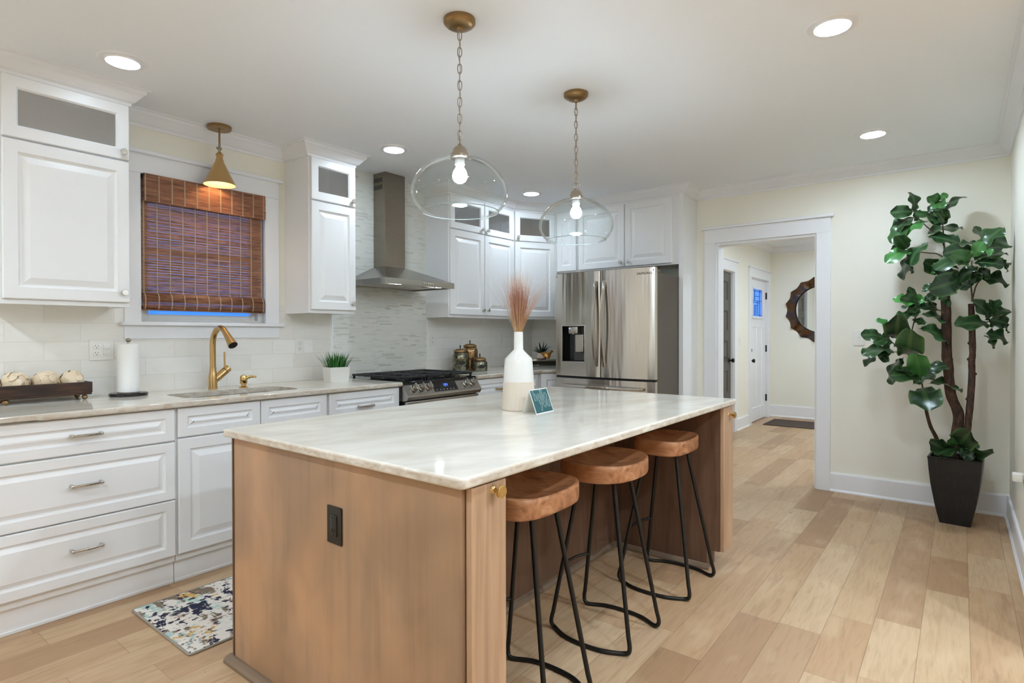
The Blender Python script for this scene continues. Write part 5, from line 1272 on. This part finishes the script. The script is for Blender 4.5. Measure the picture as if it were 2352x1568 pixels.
# ================================================================= FIDDLE-LEAF FIG
LEAVES = [
 (4.98, 0.269, 2.126, 4.977, 0.28, 2.276, -0.639, -0.768, 0.043, 0.094, -1),
 (4.98, 0.266, 2.134, 4.859, 0.392, 2.122, -0.721, -0.689, 0.077, 0.102, 0),
 (4.98, 0.262, 2.15, 4.982, 0.249, 2.066, -0.727, -0.681, 0.09, 0.053, -1),
 (4.98, 0.119, 2.191, 4.862, 0.18, 2.195, -0.427, -0.812, -0.398, 0.065, 1),
 (4.98, 0.119, 2.191, 4.876, 0.114, 2.116, -0.586, 0.041, 0.809, 0.097, 1),
 (4.98, 0.119, 2.195, 4.997, 0.075, 2.236, -0.952, -0.3, 0.055, 0.049, 1),
 (4.98, 0.126, 2.192, 4.9, 0.137, 2.223, -0.379, -0.243, -0.893, 0.049, 1),
 (4.98, 0.093, 2.087, 5.035, -0.011, 2.216, -0.534, 0.533, 0.656, 0.119, -1),
 (4.98, 0.093, 2.022, 4.856, 0.164, 2.091, -0.62, -0.462, -0.635, 0.089, -1),
 (4.98, 0.099, 2.031, 4.861, 0.101, 2.108, -0.543, -0.038, -0.839, 0.089, -1),
 (4.98, 0.165, 2.075, 4.885, 0.249, 2.101, -0.538, -0.738, 0.408, 0.07, 0),
 (4.98, 0.173, 2.052, 4.878, 0.327, 1.965, -0.554, 0.1, 0.826, 0.135, 1),
 (4.98, 0.255, 2.095, 4.902, 0.384, 1.987, -0.72, 0.139, 0.68, 0.123, -1),
 (4.98, 0.283, 2.069, 4.853, 0.38, 1.905, -0.742, 0.137, 0.656, 0.128, 0),
 (4.98, 0.3, 2.013, 4.905, 0.398, 1.938, -0.57, 0.172, 0.804, 0.092, 0),
 (4.98, 0.09, 2.021, 4.945, 0.083, 2.052, -0.663, 0.103, -0.742, 0.032, -1),
 (4.93, 0.189, 1.953, 5.08, 0.004, 2.01, -0.464, -0.105, 0.88, 0.152, 0),
 (4.93, 0.276, 1.847, 4.763, 0.408, 1.767, -0.553, -0.213, 0.806, 0.119, 1),
 (4.93, 0.296, 1.865, 4.772, 0.347, 1.94, -0.498, -0.461, -0.735, 0.099, 0),
 (4.93, 0.176, 1.903, 4.828, 0.283, 1.747, -0.605, 0.413, 0.681, 0.13, 0),
 (4.93, 0.286, 1.831, 4.857, 0.315, 1.646, -0.445, 0.841, 0.308, 0.117, -1),
 (4.93, 0.296, 1.758, 4.934, 0.269, 1.69, -0.577, -0.768, 0.277, 0.046, 0),
 (4.93, 0.092, 2.018, 4.865, 0.136, 2.113, -0.657, -0.746, -0.105, 0.072, 0),
 (4.8, -0.051, 1.746, 4.592, 0.038, 1.765, -0.39, -0.819, -0.421, 0.107, 1),
 (4.8, -0.063, 1.76, 4.788, -0.109, 1.858, -0.993, 0.019, -0.114, 0.084, 1),
 (4.8, -0.063, 1.737, 4.942, -0.228, 1.797, -0.448, -0.063, 0.892, 0.136, 1),
 (4.8, -0.048, 1.811, 4.663, 0.087, 1.785, -0.627, -0.525, 0.576, 0.109, -1),
 (4.8, -0.092, 1.814, 4.841, -0.209, 1.947, -0.796, 0.312, 0.519, 0.129, 0),
 (4.8, -0.142, 1.832, 4.897, -0.245, 1.848, -0.627, -0.496, 0.601, 0.122, 0),
 (4.8, -0.048, 1.727, 4.621, 0.129, 1.693, -0.336, -0.164, 0.927, 0.143, 0),
 (4.8, -0.087, 1.705, 4.689, 0.009, 1.597, -0.517, 0.305, 0.8, 0.102, -1),
 (4.8, -0.004, 1.619, 4.552, 0.151, 1.55, -0.559, -0.799, 0.222, 0.154, -1),
 (4.8, -0.142, 1.81, 4.734, -0.149, 1.765, -0.566, 0.214, 0.796, 0.045, 1),
 (4.9, -0.121, 1.8, 4.883, -0.072, 1.976, -0.363, -0.906, 0.216, 0.115, 0),
 (4.9, -0.1, 1.864, 4.779, 0.0, 1.847, -0.343, -0.265, 0.901, 0.08, -1),
 (4.9, 0.084, 1.683, 4.747, 0.194, 1.748, -0.638, -0.611, -0.469, 0.111, -1),
 (4.9, 0.009, 1.698, 4.768, 0.143, 1.68, -0.306, -0.179, 0.935, 0.108, 1),
 (4.9, -0.13, 1.715, 5.022, -0.245, 1.741, -0.432, -0.26, 0.864, 0.126, 0),
 (4.9, -0.201, 1.74, 4.98, -0.245, 1.679, -0.356, -0.913, 0.198, 0.07, 0),
 (4.9, -0.101, 1.624, 4.98, -0.245, 1.601, -0.64, -0.456, 0.619, 0.137, -1),
 (4.9, 0.002, 1.607, 4.811, -0.055, 1.575, -0.592, 0.748, 0.3, 0.086, -1),
 (4.9, -0.095, 1.702, 4.889, -0.145, 1.644, -0.988, 0.147, 0.057, 0.062, -1),
 (4.9, -0.064, 1.72, 4.835, -0.034, 1.624, -0.839, -0.183, 0.513, 0.07, -1),
 (4.9, 0.028, 1.695, 4.815, 0.114, 1.631, -0.701, -0.176, 0.691, 0.08, -1),
 (4.9, -0.064, 1.782, 4.782, -0.021, 1.834, -0.495, -0.444, -0.747, 0.07, -1),
 (4.9, 0.084, 1.532, 4.798, 0.104, 1.493, -0.396, -0.507, 0.766, 0.056, -1),
 (4.9, -0.089, 1.687, 4.811, -0.07, 1.597, -0.718, -0.144, 0.681, 0.07, -1),
 (4.92, -0.153, 1.323, 4.746, 0.021, 1.323, -0.474, -0.476, 0.741, 0.138, 0),
 (4.92, -0.15, 1.35, 4.805, -0.069, 1.479, -0.532, -0.845, 0.058, 0.104, -1),
 (4.92, -0.162, 1.392, 4.875, -0.151, 1.484, -0.451, -0.884, -0.121, 0.059, -1),
 (4.92, -0.17, 1.38, 4.886, -0.198, 1.485, -0.611, 0.791, 0.01, 0.072, 0),
 (4.92, -0.179, 1.38, 5.012, -0.245, 1.429, -0.583, -0.23, 0.779, 0.108, 0),
 (4.92, -0.15, 1.361, 4.962, -0.245, 1.33, -0.905, -0.421, 0.061, 0.094, -1),
 (4.92, -0.22, 1.315, 4.975, -0.245, 1.288, -0.306, -0.926, 0.223, 0.073, -1),
 (4.92, -0.126, 1.265, 4.979, -0.245, 1.219, -0.59, -0.532, 0.608, 0.126, 0),
 (4.84, 0.24, 1.467, 4.7, 0.352, 1.497, -0.432, -0.693, 0.577, 0.095, 1),
 (4.84, 0.233, 1.487, 4.807, 0.222, 1.535, -0.831, 0.061, -0.553, 0.04, 1),
 (4.84, 0.224, 1.467, 4.926, 0.136, 1.521, -0.566, -0.044, 0.823, 0.078, 1),
 (4.84, 0.237, 1.491, 4.706, 0.315, 1.512, -0.514, -0.813, -0.274, 0.081, 0),
 (4.84, 0.223, 1.439, 4.93, 0.126, 1.455, -0.727, -0.619, 0.298, 0.079, -1),
 (4.84, 0.253, 1.399, 4.765, 0.356, 1.367, -0.659, -0.26, 0.706, 0.084, 0),
 (4.84, 0.263, 1.367, 4.837, 0.189, 1.332, -0.756, -0.254, 0.603, 0.061, 0),
 (4.84, 0.217, 1.398, 4.948, 0.062, 1.348, -0.385, -0.515, 0.766, 0.127, 0),
 (4.84, 0.237, 1.463, 4.728, 0.276, 1.413, -0.494, -0.631, 0.598, 0.064, -1),
 (4.84, 0.211, 1.551, 4.858, 0.15, 1.601, -0.925, 0.042, 0.379, 0.058, 0),
 (4.84, 0.198, 1.49, 4.849, 0.133, 1.532, -0.991, -0.131, 0.013, 0.064, -1),
 (4.84, 0.243, 1.447, 4.766, 0.239, 1.385, -0.641, -0.03, 0.767, 0.056, 0),
 (4.8, 0.354, 1.23, 4.579, 0.325, 1.377, -0.558, 0.031, -0.829, 0.163, -1),
 (4.8, 0.402, 1.287, 4.754, 0.46, 1.37, -0.505, -0.814, 0.288, 0.07, 1),
 (4.8, 0.429, 1.246, 4.687, 0.549, 1.258, -0.641, -0.65, 0.409, 0.097, 0),
 (4.8, 0.405, 1.164, 4.78, 0.421, 1.311, -0.463, -0.886, 0.033, 0.093, 0),
 (4.8, 0.402, 1.238, 4.683, 0.467, 1.198, -0.545, -0.745, 0.385, 0.074, 0),
 (4.8, 0.286, 1.121, 4.549, 0.253, 1.274, -0.526, 0.078, -0.847, 0.177, 0),
 (4.8, 0.228, 1.302, 4.927, 0.056, 1.214, -0.483, -0.657, 0.579, 0.147, 0),
 (4.8, 0.363, 1.144, 4.64, 0.534, 1.126, -0.334, -0.22, 0.917, 0.139, 0),
 (4.8, 0.363, 1.137, 4.706, 0.448, 1.117, -0.503, -0.364, 0.783, 0.071, 0),
 (4.8, 0.457, 1.133, 4.692, 0.523, 1.04, -0.477, 0.353, 0.805, 0.083, -1),
 (4.8, 0.32, 1.107, 4.719, 0.377, 0.919, -0.341, 0.85, 0.401, 0.129, -1),
 (4.8, 0.214, 0.96, 4.635, 0.232, 1.13, -0.718, -0.149, -0.68, 0.136, 1),
 (4.8, 0.214, 0.964, 4.622, 0.369, 0.986, -0.472, -0.63, 0.617, 0.127, 0),
 (4.8, 0.222, 0.978, 4.657, 0.34, 1.024, -0.189, -0.548, 0.815, 0.101, -1),
 (4.8, 0.199, 0.974, 4.835, 0.075, 1.058, -0.739, 0.22, 0.637, 0.111, -1),
 (4.8, 0.259, 0.916, 4.863, 0.135, 0.985, -0.531, 0.188, 0.826, 0.106, 0),
 (4.8, 0.17, 0.926, 4.944, -0.001, 0.883, -0.215, -0.404, 0.889, 0.138, 0),
 (4.8, 0.203, 0.898, 4.542, 0.157, 0.782, -0.433, 0.199, 0.879, 0.191, -1),
 (4.82, 0.064, 0.479, 4.632, 0.152, 0.559, -0.514, -0.785, -0.345, 0.107, -1),
 (4.82, 0.012, 0.516, 4.635, -0.048, 0.641, -0.594, 0.465, -0.656, 0.151, -1),
 (4.82, 0.036, 0.518, 4.724, 0.043, 0.58, -0.545, -0.14, -0.827, 0.058, 1),
 (4.82, -0.002, 0.505, 4.672, 0.122, 0.472, -0.307, -0.118, 0.944, 0.103, 0),
 (4.82, -0.002, 0.505, 4.835, -0.098, 0.54, -0.687, 0.154, 0.71, 0.079, 0),
 (4.82, 0.026, 0.466, 4.869, -0.107, 0.479, -0.5, -0.099, 0.86, 0.107, 0),
 (4.82, 0.068, 0.438, 4.75, 0.125, 0.41, -0.485, -0.182, 0.856, 0.05, 0),
 (4.82, -0.009, 0.483, 4.767, -0.07, 0.456, -0.774, 0.485, 0.407, 0.079, -1),
]
TRUNKS= [[(4.92, 0.084, 1.525), (4.92, 0.077, 1.397), (4.92, 0.073, 1.104), (4.9, 0.067, 1.078), (4.9, 0.052, 0.861), (4.9, 0.009, 0.72), (4.88, 0.019, 0.578), (4.88, 0.019, 0.452)], [(4.92, -0.056, 1.465), (4.92, -0.064, 1.16), (4.92, -0.06, 1.081), (4.92, -0.061, 0.974), (4.9, -0.052, 0.797), (4.88, -0.038, 0.611), (4.87, -0.037, 0.461)], [(4.83, 0.194, 0.822), (4.83, 0.181, 0.731), (4.84, 0.159, 0.632), (4.86, 0.125, 0.546), (4.87, 0.098, 0.444)]]
STEMS= [[(4.97, 0.089, 1.843), (4.97, 0.094, 1.932), (4.97, 0.099, 2.021), (4.97, 0.103, 2.126)], [(4.96, 0.092, 1.874), (4.96, 0.118, 1.945), (4.96, 0.184, 2.009), (4.96, 0.258, 2.109)], [(4.94, 0.092, 1.787), (4.94, 0.13, 1.817), (4.94, 0.176, 1.827), (4.94, 0.276, 1.848)], [(4.94, 0.088, 1.518), (4.94, 0.085, 1.679), (4.94, 0.092, 1.799), (4.94, 0.089, 1.847)], [(4.86, -0.062, 1.478), (4.86, -0.055, 1.586), (4.86, -0.058, 1.747)], [(4.89, -0.059, 1.479), (4.89, -0.08, 1.579), (4.89, -0.107, 1.623)], [(4.92, -0.066, 1.355), (4.92, -0.114, 1.339), (4.92, -0.156, 1.346)], [(4.87, 0.089, 1.404), (4.87, 0.127, 1.429), (4.87, 0.225, 1.44)], [(4.84, 0.23, 1.439), (4.84, 0.259, 1.319), (4.84, 0.289, 1.156)], [(4.82, 0.194, 0.823), (4.82, 0.215, 0.958), (4.82, 0.276, 1.112), (4.82, 0.368, 1.138)], [(4.81, 0.287, 1.125), (4.81, 0.348, 1.172), (4.81, 0.403, 1.237)], [(4.88, -0.106, 1.623), (4.88, -0.112, 1.73), (4.88, -0.147, 1.834)]]

PL = Vector((4.865, .02, 0))
t = thing('fiddle_leaf_fig', 'tall fiddle-leaf fig tree in a black tapered square pot by the wall', 'potted tree', PL)
b = MB(); b.M = Matrix.Rotation(math.radians(-4), 4, 'Z')
lv = [(0, .082), (.12, .106), (.26, .127), (.36, .137), (.43, .1415), (.445, .144)]
R_ = [[b.v((sx * h, sy * h, z)) for sx, sy in ((-1, -1), (1, -1), (1, 1), (-1, 1))] for z, h in lv]
R_ += [[b.v((sx * .132, sy * .132, z)) for sx, sy in ((-1, -1), (1, -1), (1, 1), (-1, 1))] for z in (.445, .40)]
for a, c in zip(R_[:-1], R_[1:]):
    for k in range(4): b.f((a[k], a[(k + 1) % 4], c[(k + 1) % 4], c[k]))
b.f(R_[0][::-1]); b.f(R_[-1])
def m_pot():
    q = NT('scuffed_black_pot'); p = q.pos(True); n = q.noise(q.scale(p, (18, 18, 3)), 3, 4, .65)
    return q.done(q.mix(q.ramp(n, [(.55, (0, 0, 0)), (.8, (1, 1, 1))]), s2l((20, 20, 21)), s2l((52, 50, 48))), .42)
b.build('pot', m_pot(), t, 30)
b = MB(); b.box(-.124, .124, -.124, .124, .39, .405); b.build('soil', plain('dark_moss', (42, 40, 28), .95, var=.4, scale=30), t)
def m_bark():
    q = NT('fig_bark'); p = q.pos(True); n = q.noise(q.scale(p, (30, 30, 9)), 2.0, 4, .6)
    q.bump(n, .5, .006); return q.done(q.ramp(n, [(.35, s2l((44, 28, 20))), (.6, s2l((82, 56, 42))), (.78, s2l((110, 84, 66)))]), .75)
bark = m_bark()
for pts, r0, r1 in zip(TRUNKS, (.027, .0175, .0095), (.033, .021, .013)):
    b = MB(); P = [Vector(p) - PL for p in pts]; P[-1].z = .39; P[-1].x *= .8; P[-1].y *= .8; c = catmull(P, 6); m = len(c); rn = random.Random(int(r0 * 1e4))
    b.tube(c, [(r0 + (r1 - r0) * i / m) * rn.uniform(.96, 1.07) for i in range(m)], 12)
    if r0 < .026 and r0 > .01:
        for i in range(5, m - 4, 6): b.ball(c[i] + Vector((rn.uniform(-.008, .008), rn.choice((-1, 1)) * .016, 0)), .011, 6)
    b.build('trunk', bark, t, 60)
b = MB()
for pts in STEMS:
    c = catmull([Vector(p) - PL for p in pts], 6); b.tube(c, [.0055 - .003 * i / len(c) for i in range(len(c))], 7)
b.build('twigs', plain('twig_brown', (78, 58, 44), .7), t, 60)
def m_leaf():
    q = NT('fig_leaf'); at = q.new('VertexColor', layer_name='tone'); r, g, bl = q.sep(at.outputs['Color'])[:3] if False else (None, None, None)
    sc = q.new('SeparateColor'); q.l.new(at.outputs['Color'], sc.inputs[0])
    tone, across, along = sc.outputs[0], sc.outputs[1], sc.outputs[2]
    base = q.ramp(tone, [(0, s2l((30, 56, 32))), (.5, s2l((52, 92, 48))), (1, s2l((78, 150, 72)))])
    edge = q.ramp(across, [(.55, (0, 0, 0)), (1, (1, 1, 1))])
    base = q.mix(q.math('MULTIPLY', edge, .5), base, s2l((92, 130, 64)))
    mid = q.math('LESS_THAN', across, .03)
    ph = q.math('FRACT', q.math('MULTIPLY', q.math('SUBTRACT', along, q.math('MULTIPLY', across, .17)), 6.0))
    vein = q.math('LESS_THAN', q.math('ABSOLUTE', q.math('SUBTRACT', ph, .5)), .045)
    base = q.mix(q.math('MULTIPLY', q.math('MAXIMUM', mid, q.math('MULTIPLY', vein, .4)), .22), base, s2l((120, 150, 96)))
    ge = q.new('NewGeometry'); base = q.mix(q.math('MULTIPLY', ge.outputs['Backfacing'], .55), base, s2l((84, 104, 58)))
    return q.done(base, .3, spec=.5)
def leaf(b, lay, p0, p1, nr, w, tone, rn):
    p0 = Vector(p0) - PL; p1 = Vector(p1) - PL; ax = p1 - p0; L = ax.length; ax.normalize(); nr = Vector(nr); nr = (nr - ax * nr.dot(ax)).normalized(); sd = ax.cross(nr)
    NU, NV = 18, 4; G = []; dr = rn.uniform(.04, .14) * L; cup = rn.uniform(.10, .26); wv = rn.uniform(0, 6); pet = .10
    for i in range(NU + 1):
        f = i / NU; row = []
        s = 0 if f < pet * .8 else (f - pet * .8) / (1 - pet * .8)
        prof = (math.sin(PI * min(1, s ** .85 * .975)) ** .52 * (.72 + .34 * s)) if s > 0 else 0
        prof *= (1 - .17 * math.exp(-((s - .36) / .13) ** 2)) * (1 + .03 * math.sin(s * 17 + wv))
        hw_ = max(.0022, w * .5 * prof * 1.18)
        mid = p0 + ax * (L * f) + nr * (dr * math.sin(PI * f) - dr * .5 * f * f)
        for j in range(-NV, NV + 1):
            g = j / NV; wave = math.sin(f * 12 + wv + (2 if g > 0 else 0)) * .12 * w * abs(g) ** 2 * (1 if s > .05 else 0)
            q = mid + sd * (hw_ * g * (1 - cup * .25 * abs(g))) + nr * (cup * hw_ * abs(g) ** 1.5 * .8 + wave)
            q = Vector((min(q.x, UF - .012 - PL.x), max(q.y, VR + .008 - PL.y), q.z))
            v = b.v(q); row.append((v, abs(g), f))
        G.append(row)
    for a, c in zip(G[:-1], G[1:]):
        for j in range(2 * NV):
            fc = b.f((a[j][0], a[j + 1][0], c[j + 1][0], c[j][0]))
            if fc:
                for lp in fc.loops:
                    for rr in (a[j], a[j + 1], c[j + 1], c[j]):
                        if lp.vert is rr[0]: lp[lay] = (tone, rr[1], rr[2], 1)
rn = random.Random(8); fol = MB(); lay = fol.bm.loops.layers.color.new('tone')
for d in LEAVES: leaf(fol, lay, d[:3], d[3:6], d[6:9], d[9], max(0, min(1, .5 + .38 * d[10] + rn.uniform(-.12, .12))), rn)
for d in list(LEAVES):                                   # smaller leaves tucked in behind the large ones
    if rn.random() < .42 and d[9] > .05:
        p0 = Vector(d[:3]); ax = Vector(d[3:6]) - p0; nr = Vector(d[6:9]); a = rn.choice((-1, 1)) * rn.uniform(.5, 1.1)
        ax2 = Matrix.Rotation(a, 3, nr) @ ax * rn.uniform(.55, .85); q0 = p0 - nr * .012
        leaf(fol, lay, q0, q0 + ax2 - nr * rn.uniform(.0, .04), (Matrix.Rotation(rn.uniform(-.6, .6), 3, ax2.normalized()) @ nr), d[9] * rn.uniform(.6, .85), rn.uniform(.05, .5), rn)
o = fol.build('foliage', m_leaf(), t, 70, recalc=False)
